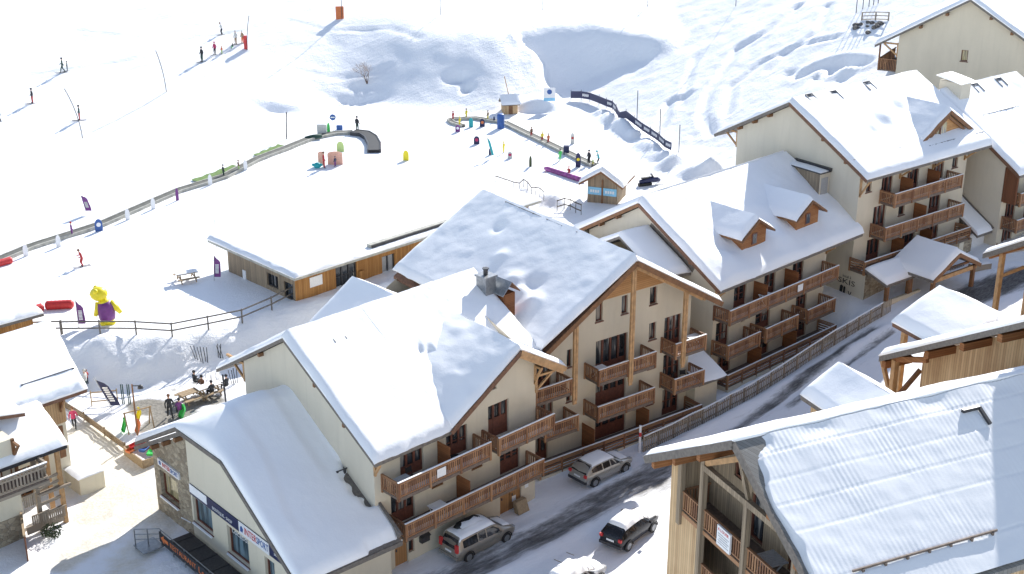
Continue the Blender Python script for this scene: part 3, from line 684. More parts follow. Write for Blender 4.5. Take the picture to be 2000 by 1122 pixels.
# ski room mark painted on the gable wall
mt=lambda y,z: plane_mtx((-.04,y,z),(0,-1,0),(0,0,1))
text_mesh('local à',.34,M['black'],b4,mt(.75,4.25),'wall_lettering',.004); text_mesh('SKIS',.62,M['black'],b4,mt(1.2,3.8),'wall_lettering',.004,width=1.7)
mb=MB(); q_=-1.25
mb.extr([(-.05,y+q_,z) for y,z in ((2.2,2.35),(1.95,2.3),(1.85,3.35),(2.0,3.45),(2.15,3.35))],(.01,0,0)); mb.extr([(-.05,y+q_,z) for y,z in ((1.85,2.3),(1.65,2.3),(1.6,3.3),(1.7,3.4),(1.8,3.3))],(.01,0,0))
mb.beam((-.045,1.3+q_,2.35),(-.045,1.0+q_,3.1),.01,.07); mb.beam((-.045,1.0+q_,2.35),(-.045,1.3+q_,3.1),.01,.07); mb.box(-.05,.6+q_,2.2,-.036,2.6+q_,2.25); mb.build('ski_emblem',M['black'],b4)
MB().box(-.032,-1.46,1.2,-.022,-.006,4.96).build('base_render',M['wall2'],b4)
leaf_=MB().box(-.04,.9,1.5,-.004,2.3,2.0).build('basement_door',M['grey'],b4)
# ---------------- fifth house, half out of the frame
b5=thing('apartment_house','beige apartment house at the right edge, stacked balconies beside a bare side wall','apartment house',(27.1,101.9,0),R(37.7),'beige apartment houses along the street')
D5=[(17.1,8.05,18.6,10.2),(17.1,5.7,18.6,7.8),(17.1,3.4,18.6,5.3),(20,8.05,21.5,10.2),(20,5.7,21.5,7.8)]
w=MB(); panel(w,(0,-2.3,0),X,NF,[(16.3,1),(27,1),(27,11.4),(16.3,11.4)],D5)
w.poly([(27,-2.3,1),(27,12,1),(27,12,11.4),(27,4.8,15.6),(27,-2.3,11.4)]); w.poly([(16.3,12,1),(27,12,1),(27,12,11.4),(16.3,12,11.4)]); w.build('wall',M['wall'],b5,fix=False)
w=MB(); panel(w,(16.3,0,0),Y,NG,[(-2.3,1),(12,1),(12,11.4),(4.8,15.6),(-2.3,11.25)]); w.build('gable_wall',M['wall2'],b5,fix=False)
for h in D5: window(b5,(0,-2.3,0),X,NF,h,leaves=3,solid=.3)
for z in (8.0,5.65): balcony(b5,16.7,24,z,-2.3,-3.8)
balcony(b5,16.5,24,3.2,-2.3,-3.8,slats=True)
roof_slope(b5,[(15.95,-3.9,10.7),(27.5,-3.9,10.7),(27.5,4.8,16.0),(15.95,4.8,16.0)],seed=41,snow=.4,edges=(1,1,0,1))
roof_slope(b5,[(27.5,13,11.0),(15.95,13,11.0),(15.95,4.8,16.0),(27.5,4.8,16.0)],seed=42,snow=.4)
MB().beam((15.9,-3.9,10.58),(15.9,4.8,15.88),.06,.28).build('bargeboard',M['fasciab'],b5)
mb=MB(); mb.box(16.25,-3.6,8.0,16.4,-2.3,11.0); mb.build('side_cladding',M['brown'],b5); bracket(b5,(16.45,-2.32,10.9),(0,-1.3,0),1.4)
guard(b5,(18,1.6,14.4),(24,1.6,14.4),8,.06)
for x in (20.5,24): skylight(b5,(x,3.6,15.7),l=.9,slope=-.61)
mb=MB(); mb.box(17.0,3.4,13.5,18.4,5.6,16.9); vb=mb.build('chimney',M['wall2'],b5); snow_slab('snow_cover',[(16.7,3.2,16.92),(18.8,3.2,16.92),(18.8,5.8,17.3),(16.7,5.8,17.3)],.16,vb)
# passage roof between the fourth and fifth house
roof_slope(b5,[(14.06,-1.9,5.3),(16.24,-1.9,5.3),(16.24,3.4,8.5),(14.06,3.4,8.5)],seed=43,snow=.25,edges=(1,0,0,0),name='passage_roof')
MB().box(14.06,-1.2,1,16.24,-1.1,5.2).build('passage_wall',M['white'],b5)
MB().beam((16.2,-1.95,5.5),(16.2,3.4,8.75),.1,.22).build('flashing',M['fascia'],b5)
# ---------------- porch in front of the fourth house
po=thing('entrance_porch','snowy timber entrance porch with a lettered street gable beside the tall house','porch',(27.1,101.9,0),R(37.7))
roof_slope(po,[(-.1,-3.6,4.75),(4.7,-3.6,4.75),(4.7,-1.78,5.65),(-.6,-1.78,5.65)],seed=51,snow=.42,edges=(1,0,1,1))
roof_slope(po,[(2.6,-1.8,5.2),(2.6,-5.9,5.2),(5.7,-5.9,6.75),(5.7,-1.8,6.75)],seed=52,snow=.40,edges=(1,1,0,0))
roof_slope(po,[(8.75,-5.9,5.2),(8.75,-1.8,5.2),(5.7,-1.8,6.75),(5.7,-5.9,6.75)],seed=53,snow=.36,edges=(1,0,0,1))
for p,q in (((2.6,-5.94,5.08),(5.7,-5.94,6.63)),((5.7,-5.94,6.63),(8.75,-5.94,5.08))): MB().beam(p,q,.08,.3).build('bargeboard',M['timberd'],po)
for x,y,z0,z1 in ((2.9,-5.7,2.2,5.1),(8.1,-5.7,2.2,5.2),(3.2,-3.4,2.2,4.6),(.2,-3.45,3.3,4.7),(2.9,-3.45,3.2,4.7),(8.1,-2.2,2.2,5.2)): MB().box(x-.14,y-.14,z0,x+.14,y+.14,z1).build('post',M['timberd'],po)
MB().beam((2.7,-5.7,5.02),(8.5,-5.7,5.02),.16,.34).build('tie_beam',M['timber'],po)
MB().beam((3.9,-5.6,5.55),(7.5,-5.6,5.55),.12,.2).build('collar_beam',M['timberd'],po)
MB().box(0,-3.6,1.5,4.4,-3.35,3.3).build('parapet',M['wall'],po)
text_mesh('Résidence',.46,M['dmetal'],po,plane_mtx((4.5,-5.98,5.72),X,(0,0,1)),'gable_lettering',.02)
MB().box(12.2,-1.52,4.1,12.8,-1.46,4.9).build('plaque',M['cream'],b4)
# ---------------- house high on the right
b6=thing('apartment_house','large beige house high at the top right with one tiny gable window','apartment house',(39.72,140,-5.68),R(-30)); b6.scale=(1.129,)*3
w=MB(); panel(w,(0,0,0),X,NF,[(.1,4),(12.2,4),(12.2,19.3),(6.1,22.95),(.1,19.3)],[(5.75,17.6,6.35,18.6)])
w.poly([(.1,0,4),(.1,0,19.3),(.1,14,19.3),(.1,14,4)]); w.poly([(12.2,0,4),(12.2,14,4),(12.2,14,19.3),(12.2,0,19.3)]); w.build('wall',M['wall'],b6,fix=False)
window(b6,(0,0,0),X,NF,(5.75,17.6,6.35,18.6),sill=True,gm=M['glassw'])
roof_slope(b6,[(-1.9,14,18.35),(-1.9,-.6,18.35),(6.1,-.6,23.2),(6.1,14,23.2)],seed=61,snow=.38)
roof_slope(b6,[(14.1,-.6,18.35),(14.1,14,18.35),(6.1,14,23.2),(6.1,-.6,23.2)],seed=62,snow=.38)
for x in (2.0,4.2,8.0,9.9,11.6): MB().box(x-.11,-.55,23.2-.606*abs(x-6.1)-.5,x+.11,0,23.2-.606*abs(x-6.1)-.26).build('purlin',M['timberd'],b6)
fl=MB(); fl.box(-1.6,.2,15.9,.098,6,16.02); bo=fl.build('balcony',M['slab'],b6)
r=MB(); r.beam((-1.6,.2,17.0),(-1.6,6,17.0),.1,.06); r.beam((-1.6,.2,17.0),(.1,.2,17.0),.1,.06)
for i in range(11): r.box(-1.58+.15*i,.19,16,-1.5+.15*i,.22,17)
for i in range(36): r.box(-1.61,.3+.155*i,16,-1.58,.39+.155*i,17)
r.box(-1.66,.14,15.9,-1.52,.28,18.5); r.build('railing',M['rail'],bo); bracket(b6,(.09,.15,18.6),(-1.6,0,0),1.2)
# ---------------- sports shop built on to the first house
sh=thing('sports_shop','low sports shop with a stone corner and navy sign band, half hipped snow roof','shop',(-11.66,61.9,0),R(41.3))
O=(0,0,0)
SW=[(8.6,1.25,10.8,2.95),(4.6,1.0,6.9,2.8),(1.9,1.2,2.9,2.65),(.5,1.0,1.2,2.3)]
w=MB(); panel(w,O,Y,NG,[(-.3,-.6),(11.0,-.6),(11.0,6.85),(10.25,7.3),(5.9,7.3),(-.3,3.5)],SW); w.build('gable_wall',M['cream'],sh,fix=False)
w=MB(); panel(w,O,Y,NG,[(11.0,-.6),(15.5,-.6),(15.5,4.4),(11.0,6.85)],[(12.6,1.3,14.8,3.05)]); w.build('stone_wall',M['stone'],sh,fix=False)
w=MB(); w.poly([(0,-.3,-.6),(6.2,-.3,-.6),(6.2,-.3,3.5),(0,-.3,3.5)]); w.build('wall',M['wall'],sh,fix=False)
w=MB(); w.poly([(0,15.5,-.6),(0,15.5,4.3),(6,15.5,4.3),(6,15.5,-.6)]); w.build('wall',M['wall'],sh,fix=False)
for h in SW[:2]: window(sh,O,Y,NG,h,leaves=1,gm=M['glassb'],depth=.25,sill=True)
for h in SW[2:]: window(sh,O,Y,NG,h,leaves=1,gm=M['glassb'],depth=.25)
window(sh,O,Y,NG,(12.6,1.3,14.8,3.05),gm=M['glassw'],depth=.3,sill=True)
for (a,z0,c,z1) in SW[:2]+[(12.6,1.3,14.8,3.05)]: MB().box(-.16,a,z0-.14,.2,c,z0-.03).build('sill_snow',M['roofsnow'],sh)
ms=lambda y,z: plane_mtx((-.085,y,z),(0,-1,0),(0,0,1))
sb=MB().box(-.07,-.1,3.05,-.004,10.9,3.75).build('sign_band',M['navy'],sh)
MB().box(-.09,2.2,3.02,-.071,5.35,3.78).build('sign_panel',M['white'],sb)
text_mesh('INTER',.62,M['red'],sb,plane_mtx((-.10,4.75,3.4),(0,-1,0),(0,0,1)),'lettering',.006,width=1.25); text_mesh('SPORT',.62,M['blue'],sb,plane_mtx((-.10,3.47,3.4),(0,-1,0),(0,0,1)),'lettering',.006,width=1.2)
MB().extr([(-.10,5.2,3.2),(-.10,4.95,3.2),(-.10,4.86,3.42),(-.10,5.0,3.6),(-.10,5.16,3.5)],(-.006,0,0)).build('emblem',M['blue'],sb)
text_mesh('BOUTIQUE - SHOP',.30,M['white'],sb,ms(8.3,3.3),'lettering',.006,width=2.2); text_mesh('ski - snowboard',.30,M['white'],sb,ms(1.7,3.4),'lettering',.006,width=1.6)
sp=MB(); 
random.seed(3)
bl=MB(); bl.box(-.10,8.9,3.22,-.071,10.88,3.76); bl.build('snow_on_sign',M['roofsnow'],sb)
sl=MB().box(-.12,12.1,3.45,-.004,14.7,3.9).build('stone_wall_sign',M['white'],sh)
text_mesh('INTER',.42,M['red'],sl,plane_mtx((-.13,14.1,3.68),(0,-1,0),(0,0,1)),'lettering',.006,width=.95); text_mesh('SPORT',.42,M['blue'],sl,plane_mtx((-.13,13.1,3.68),(0,-1,0),(0,0,1)),'lettering',.006,width=.9)
MB().ball((-.125,14.4,3.68),.15,8,6,sq=(.1,1,1)).build('emblem',M['blue'],sl)
MB().beam((-.05,11.2,.95),(-.05,12.4,.75),.05,.06).build('wall_rail',M['white'],sh)
text_mesh('Location',.5,M['white'],sh,plane_mtx((.215,6.75,2.45),(0,-1,0),(0,0,1)),'window_lettering',.003,width=1.9)
# its roof: two slopes and the half hip over the street gable
def smin(a,b,k): 
    h=max(0,min(1,.5+.5*(b-a)/k)); return b*(1-h)+a*h-k*h*(1-h)
def shop_z(x,y,k=.02):
    f=3.1+.61*(y+1.4); g=4.3+.575*(16.7-y); hp=7.52+.62*(x+.55)
    return smin(smin(f,g,k),hp,k)
def field(name,x0,x1,y0,y1,zf,step,mat,par,skirt):
    mb=MB(); nx=int((x1-x0)/step); ny=int((y1-y0)/step); W=nx+1
    for j in range(ny+1):
        for i in range(nx+1):
            x=x0+(x1-x0)*i/nx; y=y0+(y1-y0)*j/ny; mb.v.append((x,y,zf(x,y)))
    for j in range(ny):
        for i in range(nx): mb.f.append((j*W+i,j*W+i+1,(j+1)*W+i+1,(j+1)*W+i)); mb.m.append(0)
    rim=[i for i in range(W)]+[j*W+nx for j in range(1,ny+1)]+[ny*W+i for i in range(nx-1,-1,-1)]+[j*W for j in range(ny-1,0,-1)]
    low=[]
    for r in rim: low.append(len(mb.v)); x,y,z=mb.v[r]; mb.v.append((x,y,skirt(x,y)))
    for k in range(len(rim)): l=(k+1)%len(rim); mb.f.append((rim[k],low[k],low[l],rim[l])); mb.m.append(0)
    return mb.build(name,mat,par,smooth=True)
srf=field('roof',-.55,6.15,-1.4,16.7,shop_z,.15,M['fascia'],sh,lambda x,y:shop_z(x,y)-.24)
for p in srf.data.polygons: p.use_smooth=False
def shop_snow(x,y):
    q=Vector((x,y,0)); d=min(x+.55,y+1.4,16.7-y); e=min(1,d/.4); e=.25+.75*math.sqrt(max(0,1-(1-e)**2))
    t=.40*e+.07*noise.noise(q*.35)+.012*noise.noise(q*2)
    # wind fold parallel to the verge, deeper snow against it
    fold=1.3+.28*(y-2)*.35+.35*noise.noise(Vector((y*.3,4,1)))
    t+=.16*(1-sst(fold-.5,fold+.25,x))*sst(-.5,1,y)*(1-sst(7.5,9.5,y))
    # scoured strip along the house wall
    t-=.16*sst(3.9,4.7,x)*(1-sst(5.3,6.0,x))*sst(2,4,y)
    for (a,b_,r) in ((5.6,2.55,.34),(5.65,1.75,.42),(5.75,.95,.3),(5.9,3.2,.25)):
        t-=.75*math.exp(-(((x-a)*.8)**2+(y-b_)**2)/(r*r))
    t-=.5*math.exp(-((y+1.32)/.28)**2)*sst(3.2,4.6,x)*(.8+.6*noise.noise(Vector((x*3,1,1))))
    return shop_z(x,y,1.0)+.14*math.exp(-((y-8.5)/1.2)**2)+max(-.05,t)
field('snow_cover',-.53,6.0,-1.38,16.68,shop_snow,.12,M['roofsnow'],srf,lambda x,y:shop_z(x,y)-.01)
for y in (11.4,13.0,14.6): MB().box(-.5,y-.12,4+.56*(16.7-y)-.54,-.004,y+.12,4+.56*(16.7-y)-.26).build('purlin',M['timberd'],sh)
for p,q in (((-.58,16.7,3.88),(-.58,10.4,7.41)),((-.58,10.4,7.41),(-.58,5.85,7.41)),((-.58,5.85,7.41),(-.58,-1.4,2.98))): MB().beam(p,q,.06,.26).build('bargeboard',M['fascia'],sh)
MB().beam((6.08,-1.4,3.4),(6.08,8.5,9.35),.16,.4).build('flashing',M['fascia'],sh)
guard(sh,(4.6,-.3,4.05),(6.0,-.3,4.05),4,.02); guard(sh,(5.0,2.9,6.0),(6.0,2.9,6.0),3,.02)
MB().box(-.62,-1.47,2.8,6.2,-1.41,3.07).build('gutter',M['fascia'],sh)
# walkway in front of the shop windows
wk=thing('metal_walkway','dark metal walkway along the shop front with an orange lettered board','walkway',(-11.66,61.9,0),R(41.3))
mb=MB(); mb.box(-2.0,-6,.25,-.15,11.2,.33)
for i in range(13): mb.box(-2.0,-5.5+1.35*i,.331,-.15,-5.42+1.35*i,.36)
mb.build('deck',M['dmetal'],wk)
r=MB()
for z in (.62,.95,1.3): r.beam((-2.05,-6,z),(-2.05,11.3,z),.04,.04)
for i in range(13): r.box(-2.08,-5.9+1.42*i,.1,-2.02,-5.84+1.42*i,1.3)
for z in (.62,.95,1.3): r.beam((-2.05,11.3,z),(-3.2,12.2,z),.04,.04)
for x,y in ((-3.2,12.2),(-2.6,11.75)): r.box(x-.03,y-.03,-.3,x+.03,y+.03,1.3)
r.build('railing',M['metal'],wk); MB().box(-3.3,11.0,.18,-2.0,12.3,.26).build('landing',M['metal'],wk)
bd=MB(); bd.box(-2.14,3.4,.55,-2.10,11.2,1.2); bo_=bd.build('restaurant_board',M['dark'],wk)
MB().extr([(-2.15,11.0,.88),(-2.15,10.6,1.15),(-2.15,10.6,1.0),(-2.15,10.1,1.0),(-2.15,10.1,.76),(-2.15,10.6,.76),(-2.15,10.6,.6)],(-.008,0,0)).build('arrow',M['orange'],bo_)
text_mesh('RESTAURANT',.5,M['orange'],bo_,plane_mtx((-2.152,9.9,.87),(0,-1,0),(0,0,1)),'lettering',.006,width=3.0)
text_mesh('Le Crystal',.58,M['orange'],bo_,plane_mtx((-2.152,6.6,.87),(0,-1,0),(0,0,1)),'lettering',.006,width=2.9)
# ============================================================ NEAR TIMBER CHALETS (local x along the ridge, y towards the street)
def zc(y): return 18.25-.6*abs(y+2.95)
ca=thing('timber_chalet','weathered plank chalet with open balconies and a ribbed half bare snowy roof','chalet',(8.327,51.1,0),R(24.5))
YL=lambda y:-y   # wall outlines run to the right when seen from outside
w=MB()
# gable wall: recessed wall at x=1.5 behind the loggias, flush planks at the far corner and below
panel(w,(0,0,0),(0,-1,0),NG,[(-2.86,-1),(-.25,-1),(-.25,12.3),(-1.94,12.3),(-2.86,12.3)],[])
panel(w,(0,0,0),(0,-1,0),NG,[(-2.86,12.3),(-1.94,12.3),(-1.94,15.1),(-2.86,14.55)],[])
panel(w,(0,0,0),(0,-1,0),NG,[(-.25,-1),(8.75,-1),(8.75,7.0),(-.25,7.0)],[])
w.poly([(-.0,2.86,-1),(16.5,2.86,-1),(16.5,2.86,14.5),(0,2.86,14.5)]); w.poly([(0,-8.75,-1),(16.5,-8.75,-1),(16.5,-8.75,14.5),(0,-8.75,14.5)])
w.poly([(16.5,2.86,-1),(16.5,-8.75,-1),(16.5,-8.75,14.5),(16.5,-2.95,17.9),(16.5,2.86,14.5)])
w.build('wall',M['plankv'],ca,fix=False)
w=MB(); panel(w,(1.5,0,0),(0,-1,0),NG,[(-2.86,6),(8.7,6),(8.7,14.5),(2.95,17.85),(-2.86,14.4)],[(-.2,14.6-.0,.7,15.9),(1.2,12.35,2.2,14.5),(4.0,12.35,6.2,14.6),(1.2,9.7,3.0,11.8)])
w.poly([(0,1.94,12.3),(1.5,1.94,12.3),(1.5,1.94,15.2),(0,1.94,15.2)]); w.build('loggia_wall',M['plankg'],ca,fix=False)
for h in ((-.2,14.6,.7,15.9),(1.2,12.35,2.2,14.5),(4.0,12.35,6.2,14.6),(1.2,9.7,3.0,11.8)): window(ca,(1.5,0,0),(0,-1,0),NG,h,leaves=1 if h[2]-h[0]<1.5 else 2,solid=0,depth=.15)
def loggia(y0,y1,zf,lab=None,x1=1.49):
    f=MB(); f.box(0.02,y1,zf-.24,x1,y0,zf); o=f.build('balcony',M['slab'],ca)
    r=MB(); 
    r.beam((.03,y0,zf+.98),(.03,y1,zf+.98),.12,.06); r.beam((.03,y0,zf+.12),(.03,y1,zf+.12),.06,.08); r.beam((.03,y0,zf-.12),(.03,y1,zf-.12),.1,.2)
    n=int((y0-y1)/.17)
    for i in range(1,n):
        y=y0-(y0-y1)*i/n; r.box(.015,y-.045,zf+.08,.045,y+.045,zf+.95)
    r.build('railing',M['rail'],o); return o
l0=loggia(1.94,.2,12.3); l1=loggia(.2,-3.1,12.3); loggia(-3.1,-6.5,12.3); loggia(-3.1,-6.5,9.6); loggia(.2,-3.1,9.6); loggia(.2,-3.1,6.95); loggia(-3.1,-6.5,6.95)
mb=MB(); mb.beam((.03,1.92,13.28),(1.5,1.92,13.28),.06,.1)
for i in range(8): mb.box(.15+.17*i,1.9,12.35,.23+.17*i,1.93,13.25)
mb.build('side_railing',M['rail'],l0)
for y,z0 in ((1.95,11.6),(.2,-1),(-3.1,-1),(-6.5,-1)): MB().box(-.16,y-.13,z0,.10,y+.13,min(zc(y)-.3,15.4) if y<0 else zc(y)-.35).build('post',M['plankg'],ca)
MB().beam((-.05,.3,15.38),(-.05,-7.4,15.38),.24,.28).build('tie_beam',M['plankg'],ca)
MB().beam((-.02,.1,15.55),(-.02,-2.9,17.35),.18,.24).build('rafter',M['timber'],ca); MB().beam((-.02,-2.9,17.3),(-.02,-6.0,15.5),.18,.24).build('rafter',M['timber'],ca)
MB().beam((-.02,-2.4,16.9),(-.02,-3.1,15.5),.15,.2).build('strut',M['plankg'],ca)
MB().beam((1.0,-6.4,12.4),(1.0,-6.4,15.1),.12,.12).build('post',M['timberd'],ca)
bx=MB(); bx.box(.1,-6.45,12.3,1.48,-6.4,15.2); bx.build('partition',M['screen'],ca)
for y in (3.2,1.5,-.4,-5.5,-7.4): MB().box(-.78,y-.12,zc(y)-.62,1.4,y+.12,zc(y)-.28).build('purlin',M['redlog'],ca)
# big roof
roof_slope(ca,[(16.8,3.85,14.17),(-.8,3.85,14.17),(-.8,-2.95,18.25),(16.8,-2.95,18.25)],snow=.33,seed=81,edges=(1,1,1,1),mat=M['tin'],th=.26)
near=MB().hexa([(-.8,-9.8,13.88),(16.8,-9.8,13.88),(16.8,-2.95,17.99),(-.8,-2.95,17.99),(-.8,-9.8,14.14),(16.8,-9.8,14.14),(16.8,-2.95,18.25),(-.8,-2.95,18.25)]).build('roof',M['tin'],ca)
def ribbed_snow():
    mb=MB(); nx,ny=620,110; x0,x1,ya,yb=-.76,16.75,-9.75,-3.0
    for j in range(ny+1):
        y=ya+(yb-ya)*j/ny
        for i in range(nx+1):
            x=x0+(x1-x0)*i/nx; s=(yb-y)
            v=Vector((x,y,0))
            t=.10+.045*noise.noise(v*.35)+.014*noise.noise(v*1.7)
            t+=.0042*math.sin(x*2*math.pi/.235+.5*noise.noise(v*.8))*(1.25-.13*s)*max(.15,1.3*noise.noise(v*.55+Vector((4,0,0)))+.6)
            t+=.07*min(1,s/5)
            # blown bare by the verge and the ridge
            e=(x-x0); lim=1.3*max(0,1-abs(s-.2)/1.7)+.25+.5*noise.noise(v*.9+Vector((0,8,0)))
            t-=.34*max(0,1-e/max(.15,lim)) if e<lim else 0
            t-=.11*math.exp(-((s-.25)/.35)**2)*max(0,.3+noise.noise(Vector((x*.5,2,0)))*1.6)
            # lap lines of the sheets
            for L in (.78,1.78,2.75,3.75,5.6): 
                q=s-L
                t+=.045*math.exp(-(q/.05)**2)*0+(-.03*math.exp(-((q+.03)/.03)**2))
            t+=.012*noise.noise(Vector((x*.9+y*.5,y*2.2,3)))
            mb.v.append((x,y,14.14+.6*(y+9.8)+.012+max(-.06,t)))
    W=nx+1
    for j in range(ny):
        for i in range(nx): mb.f.append((j*W+i,j*W+i+1,(j+1)*W+i+1,(j+1)*W+i)); mb.m.append(0)
    return mb.build('snow_cover',snowmat('thin_roof_snow',(.80,.805,.815),2.0,.2,.05),near,smooth=True)
ribbed_snow()
mb=MB(); mb.beam((1.0,-8.58,15.12),(8.0,-8.6,15.12),.06,.09)
for i in range(7): mb.box(1.4+1.05*i,-8.68,14.9,1.5+1.05*i,-8.5,15.12)
mb.build('snow_guard',M['slab'],ca)
for p,q,m in (((-.84,3.85,14.05),(-.84,-2.95,18.13),'fascia'),((-.84,-2.95,18.13),(-.84,-9.8,14.02),'fascia')): MB().beam(p,q,.07,.36).build('bargeboard',M[m],ca)
mb=MB(); mb.beam((9.9,-4.0,17.85),(10.8,-4.0,17.85),.16,.14); mb.beam((10.8,-4.0,17.85),(10.8,-4.75,17.4),.14,.12); mb.build('roof_vent',M['dmetal'],ca)
roof_slope(ca,[(9.1,5.9,14.3),(9.1,1.0,14.3),(11.0,1.0,15.45),(11.0,5.9,15.45)][::-1] and [(9.1,5.9,14.3),(9.1,1.0,14.3),(11.0,1.0,15.45),(11.0,5.9,15.45)],seed=83,snow=.42,edges=(1,0,0,1),name='cross_gable_roof')
roof_slope(ca,[(12.9,1.0,14.3),(12.9,5.9,14.3),(11.0,5.9,15.45),(11.0,1.0,15.45)],seed=84,snow=.42,edges=(1,1,0,0),name='cross_gable_roof')
mb=MB(); mb.box(9.3,2.9,5,12.7,5.3,14.0); mb.build('cross_gable_wall',M['plankv'],ca)
sg=MB().box(-.12,-2.15,12.35,-.03,-1.15,13.3).build('to_let_sign',M['white'],l1)
mC=lambda y,z: plane_mtx((-.125,y,z),(0,-1,0),(0,0,1))
text_mesh('A LOUER',.2,M['red'],sg,mC(-1.22,13.14),'lettering',.004,width=.82)
mb=MB()
for k in range(5): mb.box(-.125,-2.07+(.1 if k%2 else 0),12.48+.11*k,-.121,-1.25-(.08 if k==2 else 0),12.52+.11*k)
mb.build('small_print',M['grey'],sg)
# ---- second timber chalet
def zd(y): return 13.0-.6*y
cd=thing('timber_chalet','larch plank chalet at the right edge, snowy cross gable over its street eave','chalet',(20,67.72,0),R(24.5))
w=MB(); panel(w,(2.0,0,0),(0,-1,0),NG,[(1.2,-1),(11.3,-1),(11.3,19.3),(1.2,13.3)],[]); w.poly([(2,-1.2,-1),(20,-1.2,-1),(20,-1.2,13.3),(2,-1.2,13.3)]); w.build('wall',M['plankv'],cd,fix=False)
w=MB(); panel(w,(2.0,0,0),(0,-1,0),NG,[(11.3,-1),(20.5,-1),(20.5,13.9),(11.3,19.3)],[]); w.poly([(2,-20.5,-1),(20,-20.5,-1),(20,-20.5,13.9),(2,-20.5,13.9)]); w.build('wall',M['plankv'],cd,fix=False)
roof_slope(cd,[(20,0,13.0),(0,0,13.0),(0,-11.3,19.78),(20,-11.3,19.78)],snow=.36,seed=85,th=.34,edges=(1,1,0,1),mat=M['fascia'])
roof_slope(cd,[(0,-22.6,13.0),(20,-22.6,13.0),(20,-11.3,19.78),(0,-11.3,19.78)],snow=.3,seed=86,th=.34)
for y in (-.25,-3.4,-5.8,-8.2,-10.9): MB().box(.15,y-.16,zd(y)-.78,2.0,y+.16,zd(y)-.36).build('purlin',M['redlog'],cd)
MB().box(.5,-.75,0,.8,-.45,12.9).build('post',M['timber'],cd); MB().beam((.65,-.6,10.5),(.65,.5,12.5),.2,.22).build('brace',M['timber'],cd); MB().beam((.65,-.6,10.2),(2.1,-1.0,12.2),.2,.22).build('brace',M['timberd'],cd)
MB().beam((.65,.3,12.6),(.65,-3,13.9),.2,.3).build('tie_beam',M['redlog'],cd)
roof_slope(cd,[(2.2,1.75,13.9),(2.2,-3,13.9),(5.1,-3,15.3),(5.1,1.75,15.3)],seed=87,snow=.5,edges=(1,0,0,1),name='cross_gable_roof',mat=M['fasciab'])
roof_slope(cd,[(8.0,-3,13.9),(8.0,1.75,13.9),(5.1,1.75,15.3),(5.1,-3,15.3)],seed=88,snow=.45,edges=(1,1,0,0),name='cross_gable_roof')
mb=MB(); mb.box(3.0,-19,14,12,-7.2,23.4); ub=mb.build('shadow_block',M['plankv'],cd)  # unseen tall block, added to throw shade across the first chalet's near roof
roof_slope(cd,[(2.7,-19.3,23.3),(12.3,-19.3,23.3),(12.3,-6.9,24.1),(2.7,-6.9,24.1)],snow=.45,seed=89,edges=(1,1,1,1),name='shadow_block_roof')  # roof of the added shade-casting block, also out of view
for x in (2.9,7.4): MB().box(x-.14,1.3,0,x+.14,1.58,13.8).build('post',M['timber'],cd)
mb=MB(); mb.beam((2.4,1.44,13.7),(7.9,1.44,13.7),.2,.26); mb.build('tie_beam',M['timber'],cd)
# ---- third timber chalet, only its corner in view
cf=thing('timber_chalet','corner of a timber chalet at the right frame edge, grey eave on one tall post','chalet',(32.2,87.6,0),R(24.5))
roof_slope(cf,[(14,0,11.6),(0,0,11.6),(0,-8,16.4),(14,-8,16.4)],snow=.3,seed=89,th=.36)
roof_slope(cf,[(0,-16,11.6),(14,-16,11.6),(14,-8,16.4),(0,-8,16.4)],snow=.3,seed=90,th=.36)
w=MB(); panel(w,(2.6,0,0),(0,-1,0),NG,[(1.6,1),(14.4,1),(14.4,12.3),(8,16.0),(1.6,12.1)],[]); w.poly([(2.6,-1.6,1),(14,-1.6,1),(14,-1.6,12.1),(2.6,-1.6,12.1)]); w.build('wall',M['plankv'],cf,fix=False)
MB().box(.6,-1.2,1,.9,-.9,11.9).build('post',M['timber'],cf); MB().beam((.75,.1,11.25),(.75,-6,14.9),.24,.36).build('rafter',M['redlog'],cf); MB().beam((.75,-1.1,10.2),(2.7,-1.2,10.6),.16,.2).build('brace',M['timber'],cf)
r=MB(); r.beam((.8,-1.2,6.6),(.8,-8,6.6),.1,.07); r.beam((.8,-1.2,5.7),(.8,-8,5.7),.06,.08)
for i in range(40): r.box(.785,-1.4-.165*i,5.65,.815,-1.31-.165*i,6.58)
r.build('railing',M['slat'],cf); MB().box(.8,-8,5.4,2.58,-1.2,5.6).build('balcony',M['slab'],cf)
# ---- left chalet
ce=thing('village_chalet','cream and timber chalet cropped by the left edge, snowy roofs stepping down to grey balconies','chalet',(-28.2,76.6,0),R(45))
w=MB(); panel(w,O,X,NF,[(-12,-.6),(.15,-.6),(.15,4.45),(-12,4.45)],[(-3.4,2.6,-2.4,4.3),(-3.6,.3,-2.5,2.3)]); w.poly([(.15,0,-.6),(.15,9,-.6),(.15,9,6.4),(.15,4,8.7),(.15,0,6.4)]); w.build('wall',M['cream'],ce,fix=False)
for h in ((-3.4,2.6,-2.4,4.3),(-3.6,.3,-2.5,2.3)): window(ce,O,X,NF,h,leaves=2,fm=M['timberd'])
MB().box(-1.25,-.1,4.4,.2,-.004,6.8).build('timber_cladding',M['plankv'],ce); MB().box(-12,-.06,4.452,-1.25,-.004,7).build('timber_cladding',M['brown'],ce)
bracket(ce,(-.12,-.1,6.5),(0,-.8,0),1.2,M['timberd'])
roof_slope(ce,[(-12,-1.0,6.55),(1.35,-1.0,6.55),(2.0,4.0,9.2),(-12,4.0,9.2)],snow=.4,seed=91,edges=(1,1,0,0),mat=M['fasciab'])
roof_slope(ce,[(2.0,9,6.6),(-12,9,6.6),(-12,4.0,9.2),(2.0,4.0,9.2)],snow=.4,seed=92,edges=(1,0,0,1))
guard(ce,(-2.2,.2,7.6),(1.2,.2,7.6),2,.05)
